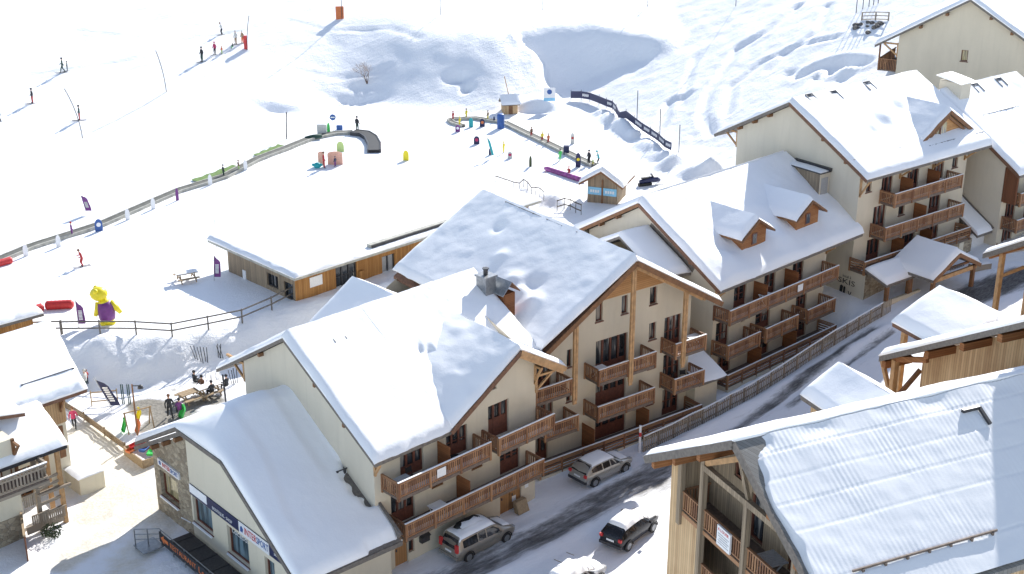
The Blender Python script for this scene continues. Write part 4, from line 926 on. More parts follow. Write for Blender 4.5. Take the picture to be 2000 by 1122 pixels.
roof_slope(ce,[(-7.0,-4.3,5.15),(-1.95,-4.3,5.15),(-1.75,-1.02,6.6),(-7.0,-1.02,6.6)],snow=.34,seed=93,edges=(1,1,0,0),mat=M['dmetal'])
roof_slope(ce,[(-6.2,-2.2,7.6),(-3.3,-2.2,7.0),(-3.3,1.0,7.0),(-6.2,1.0,7.6)],snow=.3,seed=94,edges=(1,1,0,1),mat=M['fasciab'])
n0=set(bpy.data.objects)
mb=MB(); mb.box(-7,-4.0,-.6,-2.75,-1.0,1.6); mb.build('stone_base',M['stone'],ce)
mb=MB(); mb.box(-8,-3.95,1.604,-2.6,-1.0,6.6); mb.build('wing_wall',M['cream'],ce)
window(ce,(0,-3.95,0),X,NF,(-3.6,3.5,-2.95,5.3),depth=-.02,fm=M['timberd']); 
MB().box(-2.75,-4.05,3.5,-2.55,-3.9,6.6).build('corner_post',M['timberd'],ce); bracket(ce,(-2.65,-3.96,6.5),(0,-.8,0),1.0,M['timberd'])
for x,y,z1 in ((-.12,-4.0,5.2),(-.1,-2.4,5.9)): MB().box(x-.12,y-.12,-.6,x+.12,y+.12,z1).build('post',M['timber'],ce)
MB().box(-1.75,-4.05,-.6,-1.5,-3.85,5.0).build('post',M['slat'],ce)
mb=MB(); mb.box(-7,-5.3,3.83,-1.35,-3.96,4.0); bl_=mb.build('balcony',M['slab'],ce)
r=MB()
for p,q in (((-7,-5.25),(-1.4,-5.25)),((-1.4,-5.2),(-1.4,-4.0))):
    p=Vector((*p,0)); q=Vector((*q,0)); L=(q-p).length; d=(q-p)/L
    r.beam(p+Vector((0,0,5.0)),q+Vector((0,0,5.0)),.14,.1); r.beam(p+Vector((0,0,4.1)),q+Vector((0,0,4.1)),.08,.12); r.beam(p+Vector((0,0,4.78)),q+Vector((0,0,4.78)),.06,.1)
    for i in range(1,int(L/.22)): 
        c=p+d*(.22*i); r.beam(c+Vector((0,0,4.05)),c+Vector((0,0,4.95)),.1,.04,up=(0,1,0))
r.build('railing',M['slat'],bl_); MB().box(-6.9,-5.32,5.055,-1.35,-5.18,5.09).build('rail_snow',M['roofsnow'],bl_); MB().box(-6.9,-5.33,3.7,-1.36,-5.305,3.9).build('edge_beam',M['slat'],bl_)
for k,(x0_,x1_,z0_,z1_) in enumerate(((-2.6,-1.8,2.0,2.75),(-1.7,-.1,.5,1.2),(-2.3,-1.2,.75,1.35))):
    m2=MB()
    for i in range(int((x1_-x0_)/.13)): m2.box(x0_+.13*i,-4.16-.05*k,z0_,x0_+.13*i+.1,-4.13-.05*k,z1_)
    MB().beam((x0_,-4.2-.05*k,z1_+.03),(x1_,-4.2-.05*k,z1_+.05),.08,.07).build('stair_board',M['slat'],ce); m2.build('stair_slats',M['slat'],ce)
for z in (3.3,2.85): MB().beam((-1.75,-4.05,z),(.05,-4.0,z+.06),.07,.16).build('stair_board',M['slat'],ce)
for z in (2.45,1.75,1.05,.45): MB().beam((-1.75,-4.0,z),(.05,-4.0,z+.06),.07,.2).build('stair_board',M['slat'],ce)
for z in (4.3,3.7,3.1,1.7,.8): MB().beam((-.8,-2.4,z),(-.05,-2.4,z+.05),.07,.16).build('stair_board',M['slat'],ce)
MB().beam((-2.6,-4.0,.35),(-.1,-4.05,.4),.06,.5).build('stair_board',M['slat'],ce); MB().beam((-1.7,-4.2,2.5),(.4,-4.2,2.5),.12,.16).build('stair_beam',M['slat'],ce)
for o in set(bpy.data.objects)-n0:
    if o.parent==ce: o.location.x=-2.4
sg=MB().box(-.5,-.05,2.0,-.1,-.004,4.2).build('shutter',M['timberd'],ce)
# ---- low roof at the left edge, behind
cg=thing('village_chalet','small timber building with a flat snow roof at the left edge by the rail fence','chalet',tuple(gp(2,690)),R(42))
roof_slope(cg,[(-9,-1,2.6),(3.2,-1,2.6),(3.2,4,3.0),(-9,4,3.0)],snow=.42,seed=95)
w=MB(); w.box(-9,-.5,-1,2.5,3.6,2.4); w.build('wall',M['ski'],cg)
# ============================================================ SKI AREA BUILDINGS
ss=thing('ski_school','long low larch clad building under one big flat snow roof','ski school',(-17.29,101.07,0),R(45))
w=MB(); panel(w,O,X,NF,[(0,1.2),(26.5,1.2),(26.5,4.76),(0,4.76)],[(4.1,2.35,6.3,4.4),(9.0,2.35,10.4,3.95)]); w.poly([(26.5,0,1.2),(26.5,9.4,1.2),(26.5,9.4,4.62),(26.5,0,4.62)]); w.build('wall',M['ski'],ss,fix=False)
w=MB(); panel(w,O,Y,NG,[(0,1.2),(9.4,1.2),(9.4,4.8),(0,4.76)],[(2.3,2.9,3.8,4.0),(.3,2.5,1.5,3.9)]); w.build('gable_wall',M['plankg'],ss,fix=False)
window(ss,O,X,NF,(4.1,2.35,6.3,4.4),leaves=3,fm=M['dmetal'],cross=1); window(ss,O,X,NF,(9.0,2.35,10.4,3.95),leaves=2,fm=M['dmetal'],gm=M['grey'])
window(ss,O,Y,NG,(2.3,2.9,3.8,4.0),leaves=3,fm=M['dmetal']); window(ss,O,Y,NG,(.3,2.5,1.5,3.9),leaves=1,fm=M['dmetal'])
MB().box(1.45,-.05,3.3,2.7,-.004,4.15).build('notice_board',M['white'],ss); MB().box(-.06,6.8,2.3,-.004,7.25,3.3).build('white_board',M['white'],ss); MB().box(6.4,-.2,2.2,6.9,-.004,3.4).build('wall_box',M['ski'],ss)
rf=roof_slope(ss,[(-.7,-1.0,4.95),(27.3,-1.0,4.95),(27.3,11.2,5.1),(-.7,11.2,5.1)],snow=.36,seed=96,amp=.06,freq=.2,th=.2,mat=M['beltside'])
mb=MB(); mb.beam((7.4,-.3,5.42),(16.3,-.3,5.42),.5,.28); o=mb.build('roof_kerb',M['beltside'],ss); mb=MB(); mb.beam((7.5,-.6,5.4),(16.2,-.6,5.4),.1,.22); mb.build('roof_gutter',M['dmetal'],ss)
# kiosk
k=at(1147,393,2.6); ki=thing('ticket_kiosk','little wooden kiosk with pale blue panels behind the houses','kiosk',tuple(k),R(-20))
w=MB(); w.box(0,0,-.5,3.0,3.2,2.3); w.extr([(0,0,2.3),(3.0,0,2.3),(1.5,0,3.25)],(0,3.2,0)); w.build('wall',M['plankg'],ki)
MB().box(.08,-.06,.75,1.45,-.004,1.5).build('blue_panel',M['skyb'],ki); MB().box(1.58,-.06,.75,2.92,-.004,1.5).build('blue_panel',M['skyb'],ki)
mb=MB()
for x0 in (.3,1.8):
    for i in range(4): mb.box(x0+.24*i,-.075,.98,x0+.24*i+.17,-.062,1.25)
mb.build('panel_lettering',M['white'],ki); MB().box(1.42,-.08,-.4,1.6,-.004,2.3).build('post',M['timberd'],ki)
roof_slope(ki,[(-.7,3.8,1.95),(-.7,-.7,1.95),(1.5,-.7,3.35),(1.5,3.8,3.35)],snow=.36,seed=97,edges=(1,1,0,1),mat=M['timberd']); roof_slope(ki,[(3.7,-.7,1.95),(3.7,3.8,1.95),(1.5,3.8,3.35),(1.5,-.7,3.35)],snow=.45,seed=98,mat=M['timberd'])
k=gp(984,224); hu=thing('wooden_hut','tiny wooden lift hut with a snowy roof at the foot of the bank','hut',tuple(k),R(12))
w=MB(); w.box(0,0,-.4,1.7,1.6,1.35); w.extr([(0,0,1.35),(0,1.6,1.35),(0,.8,2.0)],(1.7,0,0)); w.build('wall',M['plankv'],hu)
roof_slope(hu,[(-.25,-.3,1.2),(1.95,-.3,1.2),(1.95,.8,2.1),(-.25,.8,2.1)],snow=.16,seed=99,th=.1,amp=.02); roof_slope(hu,[(1.95,1.9,1.2),(-.25,1.9,1.2),(-.25,.8,2.1),(1.95,.8,2.1)],snow=.16,seed=100,th=.1,amp=.02)
MB().box(.6,-.02,.0,1.1,-.004,1.1).build('hut_door',M['timberd'],hu)
MB().tube((.8,.8,2.0),(.3,1.0,4.4),.05).build('antenna_pole',M['timber'],hu)
# ============================================================ GROUND: one grid cut into snow, street, path and terrace
def pl(pts,z=0): return [tuple(at(x,y,z)[:2]) for x,y in pts]
ASPH=[(pl([(870,1135),(1000,1072),(1100,1025),(1200,966),(1250,942),(1300,905)]),1.05,.62),(pl([(1380,870),(1445,832),(1560,762),(1700,684)],.6),.45,.62),(pl([(1540,800),(1640,745),(1740,690)],.6),.3,.55),(pl([(1840,610),(1900,590),(2000,560)],2.6),1.6,.8),(pl([(700,1190),(870,1135)]),1.2,.55),(pl([(1245,955),(1300,930)]),1.6,.5)]
GRIT=[(pl([(170,840),(230,930),(300,1000)]),1.6,.95),(pl([(255,925),(215,960),(180,1010)]),1.4,.95),(pl([(300,985),(180,1060),(120,1100)]),1.0,.8),(pl([(235,940),(290,985)]),1.3,.8),(pl([(145,835),(175,880),(215,910)]),.8,.7),(pl([(330,1010),(250,1100),(230,1160)]),1.2,.55)]
TERR=[(pl([(283,795),(320,800),(345,808),(305,832)]),1.4,.85),(pl([(330,765),(380,748)]),.4,.4),(pl([(360,790),(420,780)]),.9,.8)]
def dirt(lst,p):
    f=0
    for pts,wd,am in lst:
        d=min(seg_d(p,a,b) for a,b in zip(pts,pts[1:])); f=max(f,am*(1-sst(wd*.4,wd*1.5,d)))
    return f
DENTS[:]=[]
rd_=random.Random(12); BM=[(lerp(950,1130,i/13)+rd_.uniform(-8,8),lerp(362,402,i/13)+rd_.uniform(-6,6),rd_.uniform(.8,1.4),rd_.uniform(-.3,.65),rd_.uniform(.8,1.5)) for i in range(14)]
BM+=[(lerp(1175,1300,i/11)+rd_.uniform(-5,5),lerp(222,308,i/11)+rd_.uniform(-3,4),rd_.uniform(.8,1.3),rd_.uniform(.5,.9),1.0) for i in range(12)]
BM+=[(rd_.uniform(1010,1110),rd_.uniform(203,214),.9,.5,1.6) for i in range(6)]+[(rd_.uniform(1300,1400),rd_.uniform(300,345),rd_.uniform(.7,1.3),rd_.uniform(.3,.9),1.2) for i in range(10)]+[(rd_.uniform(1540,1660),rd_.uniform(120,165),rd_.uniform(.7,1.1),rd_.uniform(-.8,.1),.9) for i in range(12)]+[(rd_.uniform(560,760),rd_.uniform(345,400),.8,rd_.uniform(-.3,.3),1.3) for i in range(12)]
for px_,py_,r_,d_,rx in [(532,207,1.3,-1.1,2.4),(683,192,1.3,-1.0,2.6),(895,150,.8,-.9,1.8),(912,172,.6,-.9,1.0),(700,170,1.0,-.3,3)]+BM:
    q=gp(px_,py_); DENTS.append((q.x,q.y,r_,d_,rx))
def track(px,wd,dp):
    P=[tuple(gp(*p)[:2]) for p in px]; xs_=[p[0] for p in P]; ys_=[p[1] for p in P]
    return [(0,0,min(ys_),max(ys_),min(xs_),max(xs_))]+P,wd,dp
TR=[track([(1392,262),(1372,225),(1384,180),(1420,130),(1440,95),(1500,60),(1560,10)],.7,-.35),track([(1420,225),(1430,170),(1490,120),(1560,90),(1640,70)],.6,-.25),track([(1500,140),(1540,100),(1600,60),(1620,10)],.6,-.22),track([(1330,210),(1345,150),(1360,110)],.6,-.2),track([(1290,250),(1310,200),(1345,185)],.8,-.3),
track([(480,100),(325,185),(170,262),(60,310),(-40,365)],.5,-.16),track([(380,70),(250,120),(60,150),(-60,190)],.5,-.14),track([(600,20),(480,60),(330,80),(150,60)],.5,-.14),track([(560,40),(640,60),(760,55),(820,75)],.5,-.12),track([(560,130),(640,150),(760,130)],.6,-.12),
track([(700,170),(670,215),(640,245)],.4,-.12),track([(720,165),(690,215),(660,245)],.4,-.12),track([(600,385),(660,350),(720,330)],.6,-.22),track([(640,370),(700,340)],.5,-.2),track([(300,560),(200,540),(60,560)],.6,-.14),track([(330,520),(230,560),(120,580)],.6,-.14),track([(880,300),(980,330),(1060,335)],.7,-.14),track([(1030,235),(1120,262),(1200,290),(1270,320)],.5,-.1),track([(780,250),(850,225),(960,215)],.6,-.12),track([(1560,150),(1600,130),(1640,120),(1690,122)],.9,-.5)]
TR+=[track([(880,1110),(1000,1045),(1100,1000),(1180,952),(1250,915),(1300,890)],.45,.16),track([(960,1125),(1080,1065),(1180,1010),(1240,985)],.5,.2),track([(1275,890),(1450,800),(1600,715),(1735,640)],.6,.28),track([(1400,850),(1560,765),(1700,690)],.22,-.08),track([(880,1130),(1000,1075),(1120,1020)],.22,-.07),track([(900,1145),(1030,1085),(1150,1030)],.22,-.07)]
TRACKS[:]=TR
def rng(a,b,s):
    n=max(1,round((b-a)/s)); return [a+(b-a)*i/n for i in range(n)]
xs=rng(-420,-90,22)+rng(-90,-58,3)+rng(-58,52,.46)+rng(52,90,3)+rng(90,420,22)+[420]
ys=rng(-60,38,9)+rng(38,58,1.5)+rng(58,190,.46)+rng(190,215,1.2)+rng(215,330,5)+rng(330,520,19)+[520]
grid=[]; dv=[]
for y in ys:
    for x in xs:
        z=H(x,y); k='snow'; f=0
        if 50<y<116 and -45<x<50:
            a=dirt(ASPH,(x,y)); g=dirt(GRIT,(x,y)); t=dirt(TERR,(x,y)); f=max(a,g,t)
            if f>0: k='street' if a==f else 'path' if g==f else 'terrace'
            z-=.05*min(1,f*1.6) 
        grid.append((x,y,z)); dv.append((k,f))
Wn=len(xs); cells={'snow':[], 'street':[], 'path':[], 'terrace':[]}
tS=lambda x,y:((x+7)*.72+(y-66)*.69, -(x+7)*.69+(y-66)*.72)
for j in range(len(ys)-1):
    for i in range(Wn-1):
        a=j*Wn+i; q=(a,a+1,a+1+Wn,a+Wn); best=max((dv[v] for v in q),key=lambda e:e[1])
        k='snow' if best[1]<=0 else best[0]
        if k=='snow':
            x,y=xs[i],ys[j]; t,s=tS(x,y)
            if -30<t<62 and -9.5<s<1.5 and y<108: k='street'
        cells[k].append(q)
for nm,k,mt in (('snow_ground','snow','snow'),('street','street','street'),('path','path','grit'),('terrace','terrace','terrace')):
    idx={}; vs=[]; fs=[]; at_=[]
    for q in cells[k]:
        f=[]
        for v in q:
            if v not in idx: idx[v]=len(vs); vs.append(grid[v]); at_.append(dv[v][1])
            f.append(idx[v])
        fs.append(f)
    me=bpy.data.meshes.new(nm); me.from_pydata(vs,[],fs); me.materials.append(M[mt])
    me.polygons.foreach_set('use_smooth',[True]*len(fs))
    a=me.attributes.new('dirt','FLOAT','POINT'); a.data.foreach_set('value',at_)
    o=bpy.data.objects.new(nm,me); COL.objects.link(o); o['kind']='structure'
# ============================================================ PEOPLE
def skin_mesh(name,joints,bones,sub=1):
    """one continuous body grown over a joint skeleton"""
    keys=list(joints); me=bpy.data.meshes.new(name)
    me.from_pydata([joints[k][0] for k in keys],[(keys.index(a),keys.index(b)) for a,b in bones],[])
    o=bpy.data.objects.new(name,me); COL.objects.link(o)
    md=o.modifiers.new('s','SKIN'); md.use_smooth_shade=True
    for i,k in enumerate(keys):
        r=joints[k][1]; me.skin_vertices[0].data[i].radius=(r,r) if not isinstance(r,tuple) else r
        me.skin_vertices[0].data[i].use_root=(i==0)
    if sub: o.modifiers.new('u','SUBSURF').levels=sub
    dg=bpy.context.evaluated_depsgraph_get(); m2=bpy.data.meshes.new_from_object(o.evaluated_get(dg))
    COL.objects.unlink(o); bpy.data.objects.remove(o); return m2
def body(pose):
    J={'pelvis':((0,0,.95),(.15,.12)),'waist':((0,0,1.12),(.15,.115)),'chest':((0,0,1.32),(.17,.125)),'neck':((0,0,1.50),.06),'head0':((0,.02,1.60),(.085,.10)),'head1':((0,.02,1.72),(.075,.09))}
    lean=0
    for s,n in ((-1,'l'),(1,'r')):
        J['sh'+n]=((s*.19,0,1.42),.075); J['hip'+n]=((s*.10,0,.88),.105)
        J['knee'+n]=((s*.12,.03,.48),.075); J['ank'+n]=((s*.13,0,.10),.06); J['toe'+n]=((s*.14,.17,.05),.05)
        J['elb'+n]=((s*.29,-.03,1.14),.055); J['wri'+n]=((s*.30,.10,.92),.045); J['han'+n]=((s*.30,.16,.86),.045)
    if pose=='ski':
        for n,s in (('l',-1),('r',1)):
            J['knee'+n]=((s*.13,.16,.48),.08); J['elb'+n]=((s*.32,.10,1.12),.055); J['wri'+n]=((s*.30,.36,1.08),.045); J['han'+n]=((s*.29,.44,1.07),.045)
        for k in ('waist','chest','neck','head0','head1','shl','shr'):
            p,r=J[k]; J[k]=((p[0],p[1]+(p[2]-.95)*.32,p[2]-.03),r)
    if pose=='walk':
        J['kneel']=((-.11,.20,.50),.075); J['ankl']=((-.12,.26,.10),.06); J['toel']=((-.13,.43,.06),.05)
        J['kneer']=((.11,-.02,.48),.075); J['ankr']=((.12,-.30,.13),.06); J['toer']=((.13,-.16,.05),.05)
        J['wril']=((-.28,-.16,.93),.045); J['hanl']=((-.28,-.2,.87),.045); J['wrir']=((.28,.22,.98),.045); J['hanr']=((.28,.3,.95),.045)
    if pose=='sit':
        for n,s in (('l',-1),('r',1)):
            J['hip'+n]=((s*.10,.02,.50),.105); J['knee'+n]=((s*.13,.44,.50),.078); J['ank'+n]=((s*.13,.46,.10),.06); J['toe'+n]=((s*.14,.62,.05),.05)
            J['elb'+n]=((s*.27,.08,.76),.055); J['wri'+n]=((s*.2,.34,.74),.045); J['han'+n]=((s*.16,.42,.75),.045)
        for k,d in (('pelvis',-.42),('waist',-.42),('chest',-.42),('neck',-.42),('head0',-.42),('head1',-.42),('shl',-.42),('shr',-.42)):
            p,r=J[k]; J[k]=((p[0],p[1],p[2]+d),r)
    B=[('pelvis','waist'),('waist','chest'),('chest','neck'),('neck','head0'),('head0','head1')]
    for n in 'lr': B+=[('chest','sh'+n),('sh'+n,'elb'+n),('elb'+n,'wri'+n),('wri'+n,'han'+n),('pelvis','hip'+n),('hip'+n,'knee'+n),('knee'+n,'ank'+n),('ank'+n,'toe'+n)]
    me=skin_mesh('person_body',J,B); me.materials.clear()
    for q in ('dark','dark','skin','black'): me.materials.append(M[q])
    hz=J['neck'][0][2]; pz=J['pelvis'][0][2]
    mi=[]
    for p in me.polygons:
        c=p.center
        if c.z>hz+.03: m=2
        elif pose=='sit' and (c.z<.6 and c.y>.05): m=1
        elif c.z<pz-.05 and abs(c.x)<.24: m=1
        else: m=0
        if c.z<.13: m=3
        if pose!='sit' and abs(c.x)>.25 and c.z<.95 and pose!='ski': m=3
        mi.append(m)
    me.polygons.foreach_set('material_index',mi)
    return me,J
BODY={p:body(p) for p in ('stand','ski','walk','sit')}
def person(p,label,top,legs,h=1.75,pose='stand',rz=0,helm=None,skis=True,group=None,boots='black'):
    src,J=BODY[pose]; me=src.copy()
    for i_,m in enumerate((top,legs,'skin',boots)): me.materials[i_]=M[m]
    s=h/1.78
    o=bpy.data.objects.new('person',me); COL.objects.link(o); o.location=p; o.rotation_euler=(0,0,rz); o.scale=(s,s,s)
    tag(o,label,'person',group)
    hc=J['head1'][0]; cap=MB(); cap.ball((hc[0],hc[1]-.015,hc[2]+.03),.125,10,7,sq=(1,1.1,.95)); cap.build('helmet',M[helm or top],o,smooth=True)
    if skis:
        for x in (-.14,.14):
            k=MB(); k.hexa([(x-.045,-.75,.005),(x+.045,-.75,.005),(x+.045,.8,.005),(x-.045,.8,.005),(x-.045,-.75,.03),(x+.045,-.75,.03),(x+.045,.8,.03),(x-.045,.8,.03)]); k.hexa([(x-.045,.8,.005),(x+.045,.8,.005),(x+.03,.95,.09),(x-.03,.95,.09),(x-.045,.8,.03),(x+.045,.8,.03),(x+.03,.95,.11),(x-.03,.95,.11)]); k.build('ski',M['dmetal'],o)
    return o
G1='skiers on the upper piste'; 
PP=[((395,121),'dark clad skier standing lowest of the group below the red pad','dark','dgreen',1.85,'stand',2.4,'dark',True),
((420,107),'skier in a raspberry jacket standing just uphill of the dark jacketed skier','pink','dark',1.6,'stand',2.6,'pink',True),
((433.5,106),'small child in an orange top near the raspberry jacketed skier','orange','lime',1.0,'stand',2.5,'orange',True),
((434,68),'skier in a pale top and dark trousers gliding alone above the group','whitec','dark',1.6,'ski',2.2,'brownc',True),
((461,87),'skier in pale jacket and tan trousers standing left of the red pad','whitec','mesh',1.75,'stand',2.5,'whitec',True),
((455,95),'child in a dark top crouching beside the pale jacketed skier','dgreen','green',.9,'sit',2.5,'dark',False),
((474,85),'skier in a light orange jacket half hidden behind the red pad','mesh','orange',1.6,'stand',2.5,'whitec',True),
((123,142),'tall skier in a dark green suit leading a child across the piste','dgreen','dgreen',1.8,'walk',2.0,'dark',True),
((132,139),'child in dark green close beside the tall skier in dark green','dgreen','dgreen',1.2,'stand',2.0,'dark',True),
((64,202),'skier in a black jacket and orange red trousers','dark','redc',1.75,'stand',2.2,'dark',True),
((1,237),'skier in a pale top cut off by the left frame edge','whitec','dgreen',1.75,'ski',2.4,'brownc',True),
((156,235),'skier in grey top and red boots hanging on the drag lift','dgreen','redc',1.7,'stand',2.0,'dark',True),
((698,257),'skier in black standing at the top of the curved conveyor','dark','dgreen',1.75,'stand',-.6,'dark',False),
((633,329),'adult in a full red ski suit beside the orange screens','redc','redc',1.75,'stand',-1.2,'brownc',False),
((655,326),'child in navy in front of the orange screen','navy','purple',1.1,'stand',1.0,'navy',False),
((437,347),'child in dark clothes riding the long conveyor by the green matting','dark','dgreen',1.35,'stand',-1.0,'dark',False),
((466.5,335),'child in a brown jacket riding the long conveyor','brownc','lime',1.2,'stand',-1.0,'brownc',False),
((141,462),'person in plum purple riding the lower part of the long conveyor','purple','purple',1.35,'stand',-1.0,'redc',False),
((162,521),'skier in a tomato red suit alone on the beginner slope','redc','redc',1.6,'ski',2.2,'brownc',True),
((1150,323),'adult in black at the foot of the short conveyor','dark','dark',1.65,'stand',2.2,'dark',True),
((1169.5,324),'adult in a teal jacket bending at the foot of the short conveyor','teal','dark',1.65,'ski',1.6,'teal',True),
((1158,325),'small child between the black and the teal adult','lime','yellow',.9,'stand',2,'redc',False),
((885,237),'child in red at the far end of the looped conveyor','redc','redc',1.2,'stand',1,'redc',False),
((898,248),'child in yellow on the near side of the looped conveyor','yellow','yellow',1.2,'stand',1,'yellow',False),
((911,233),'child in yellow on the far side of the looped conveyor','yellow','yellow',1.25,'stand',1,'brownc',False),
((953,236),'child in ochre near the blue padded post','mesh','yellow',1.2,'stand',1,'brownc',False),
((984,299),'child in yellow standing alone below the teal flag','yellow','yellow',1.25,'stand',1,'yellow',False),
((1038,269),'child in brown riding the short conveyor, highest of three','brownc','redc',1.2,'stand',.6,'brownc',False),
((1059,278),'child in yellow riding the short conveyor, middle of three','yellow','redc',1.2,'stand',.6,'yellow',False),
((1071,282),'child in orange riding the short conveyor, lowest of three','orange','redc',1.2,'stand',.6,'brownc',False),
((1094,315),'child in green beside the blue pad of the short conveyor','green','green',1.3,'stand',.6,'dgreen',False),
((1111,344),'person in red sitting on the purple tube','redc','redc',1.3,'sit',2.5,'redc',False),
((333,817),'person in black walking across the wet terrace','dark','dark',1.8,'walk',.4,'brownc',False),
((146,838),'person in a pink coat with a dark pack climbing by the split rail fence','pink','dark',1.65,'walk',.2,'brownc',False),
((148,772),'person in dark green trousers under the chalet eave, left of two','whitec','dgreen',1.65,'stand',1.0,'dark',False),
((169,764),'person in a pale hood and green trousers, right of two by the chalet','whitec','dgreen',1.7,'stand',1.4,'whitec',False),
((171,752),'child in red carried high behind the pale hooded person','redc','dark',1.2,'stand',1.2,'brownc',False)]
for (px_,py_),lab,top,legs,h,pose,rz,helm,sk_ in PP:
    person(gp(px_,py_),lab,top,legs,h,pose,rz,helm,sk_)
# ============================================================ CARS
M['glassd']=glassmat('car_glass',(.02,.022,.026),.05,False)
def car(label,loc,rz,L,Wd,Hh,paint,snow,kind='suv',glass='glass',box=False,cover=1.0):
    c=thing('parked_car',label,'car',loc,rz,'cars parked along the street')
    hw=Wd/2; x0=-L/2
    # stations along the car: x, sill z, belt z, roof z, belt half width, roof half width
    if kind=='van': P=[(0,.38,.72,.74,.80,.70),(.03,.30,.95,1.30,.90,.72),(.08,.28,1.0,Hh-.04,.96,.74),(.35,.28,1.0,Hh,1,.78),(.58,.28,.98,Hh-.02,1,.77),(.66,.28,.97,Hh-.12,1,.74),(.80,.28,.97,1.08,.99,.80),(.93,.3,.86,.90,.94,.80),(.985,.34,.66,.70,.82,.70),(1,.40,.55,.56,.72,.6)]
    else: P=[(0,.40,.72,.74,.80,.70),(.025,.32,.95,.99,.88,.74),(.07,.30,1.0,1.25,.95,.74),(.17,.30,1.0,Hh-.05,.98,.72),(.38,.30,.99,Hh,1,.74),(.55,.30,.97,Hh-.04,1,.73),(.64,.30,.96,Hh-.22,1,.72),(.74,.30,.95,1.02,.99,.80),(.92,.32,.84,.88,.94,.80),(.985,.36,.66,.70,.82,.7),(1,.42,.55,.56,.70,.58)]
    mb=MB(); rings=[]
    for (t,zs,zb,zr,bw,rw) in P:
        x=x0+t*L; w=hw*bw; r=hw*rw; i=len(mb.v)
        ring=[(w*.90,zs),(w*.985,(zs+zb)/2),(w,zb-.12),(w*.97,zb),(r+(w-r)*.12,zb+(zr-zb)*.80),(r*.80,zr-.01),(0,zr+.015)]
        pts=[(x,y,z) for y,z in ring]+[(x,-y,z) for y,z in ring[-2::-1]]
        mb.v+=pts; rings.append(i)
    n=13
    for a,b in zip(rings,rings[1:]):
        for k in range(n-1): mb.f.append((a+k,b+k,b+k+1,a+k+1)); mb.m.append(0)
        mb.f.append((a+n-1,b+n-1,b,a)); mb.m.append(0)
    mb.f.append(tuple(rings[0]+k for k in range(n))); mb.m.append(0); mb.f.append(tuple(rings[-1]+k for k in range(n))[::-1]); mb.m.append(0)
    bo=mb.build('body',paint,c,smooth=True)
    md=bo.modifiers.new('b','BEVEL'); md.width=.03; md.segments=2; md.limit_method='ANGLE'; md.angle_limit=R(35)
    def st(t):
        for p,q in zip(P,P[1:]):
            if p[0]<=t<=q[0]:
                f=(t-p[0])/(q[0]-p[0]); return [p[k]+(q[k]-p[k])*f for k in range(6)]
    def sidew(ts,name):
        for s in (-1,1):
            g=MB(); lo=[];hi=[]
            for t,a,b in ts:
                _,zs,zb,zr,bw,rw=st(t); w=hw*bw*.97; r=hw*(rw+(bw-rw)*.12)
                pt=lambda f:(x0+t*L,s*(w+(r-w)*f/1+.012),zb+(zr-zb)*.80*f)
                lo.append(pt(a)); hi.append(pt(b))
            for k in range(len(ts)-1):
                q=[lo[k],lo[k+1],hi[k+1],hi[k]]
                g.extr(q,(0,-s*.02,0))
            g.build(name,M['glassd'],bo)
    if kind=='van': sidew([(.10,.12,.86),(.20,.10,.90),(.33,.10,.92)],'side_window'); sidew([(.35,.10,.92),(.47,.10,.92)],'side_window'); sidew([(.49,.10,.92),(.60,.10,.92),(.70,.10,.55)],'side_window')
    else: sidew([(.13,.25,.80),(.20,.12,.90),(.33,.10,.92)],'side_window'); sidew([(.35,.10,.92),(.49,.10,.92)],'side_window'); sidew([(.51,.10,.92),(.60,.10,.92),(.70,.10,.5)],'side_window')
    def tz(z):
        t=0.0
        while st(t)[3]<z and t<.3: t+=.001
        return t
    za,zb_=(1.02,Hh-.16) if kind=='van' else (1.02,Hh-.10)
    xa,xb=x0+tz(za)*L-.03,x0+tz(zb_)*L-.03
    g=MB(); g.extr([(xa,-hw*.70,za),(xa,hw*.70,za),(xb,hw*.62,zb_),(xb,-hw*.62,zb_)],(.02,0,-.01)); g.build('rear_window',M['glassd'],bo)
    t0,t1=((.79,.655) if kind=='van' else (.735,.63)); a,b=st(t0),st(t1)
    g=MB(); g.extr([(x0+t0*L+.02,-hw*.78,a[3]+.02),(x0+t0*L+.02,hw*.78,a[3]+.02),(x0+t1*L+.02,hw*.66,b[3]+.02),(x0+t1*L+.02,-hw*.66,b[3]+.02)],(-.02,0,.0)); g.build('windscreen',M['glassd'],bo)
    rw_=.335
    for xt in (.175,.815):
        for s in (-1,1):
            x=x0+xt*L
            wl=MB().tube((x,s*(hw-.24),rw_),(x,s*(hw-.005),rw_),rw_,n=18).build('wheel',M['black'],c)
            MB().tube((x,s*(hw-.03),rw_),(x,s*(hw+.008),rw_),rw_*.66,rw_*.62,n=14).build('rim',M['metal'],wl)
            ar=MB()
            for k in range(9):
                a0,a1=math.pi*k/9,math.pi*(k+1)/9
                ar.beam((x+math.cos(a0)*.40,s*(hw*.99),rw_+math.sin(a0)*.40),(x+math.cos(a1)*.40,s*(hw*.99),rw_+math.sin(a1)*.40),.05,.06,up=(0,1,0))
            ar.build('wheel_arch',M['black'],bo)
    for s in (-1,1):
        MB().box(x0-.005,s*hw*.62,.82 if kind!='van' else .85,x0+.12,s*hw*.86,1.0 if kind!='van' else 1.35).build('tail_light',M['red'],c)
        MB().box(x0+L*.945,s*hw*.55,.62,x0+L*.985,s*hw*.85,.80).build('headlight',M['grey'],c)
        MB().box(x0+L*.66,s*(hw+.02),.98,x0+L*.70,s*(hw+.2),1.12).build('wing_mirror',paint,c)
    MB().box(x0-.03,-hw*.86,.38,x0+.1,hw*.86,.56).build('bumper',M['dmetal'] if kind!='van' else paint,c); MB().box(x0-.012,-.26,.72,x0+.02,.26,.83).build('number_plate',M['white'],c)
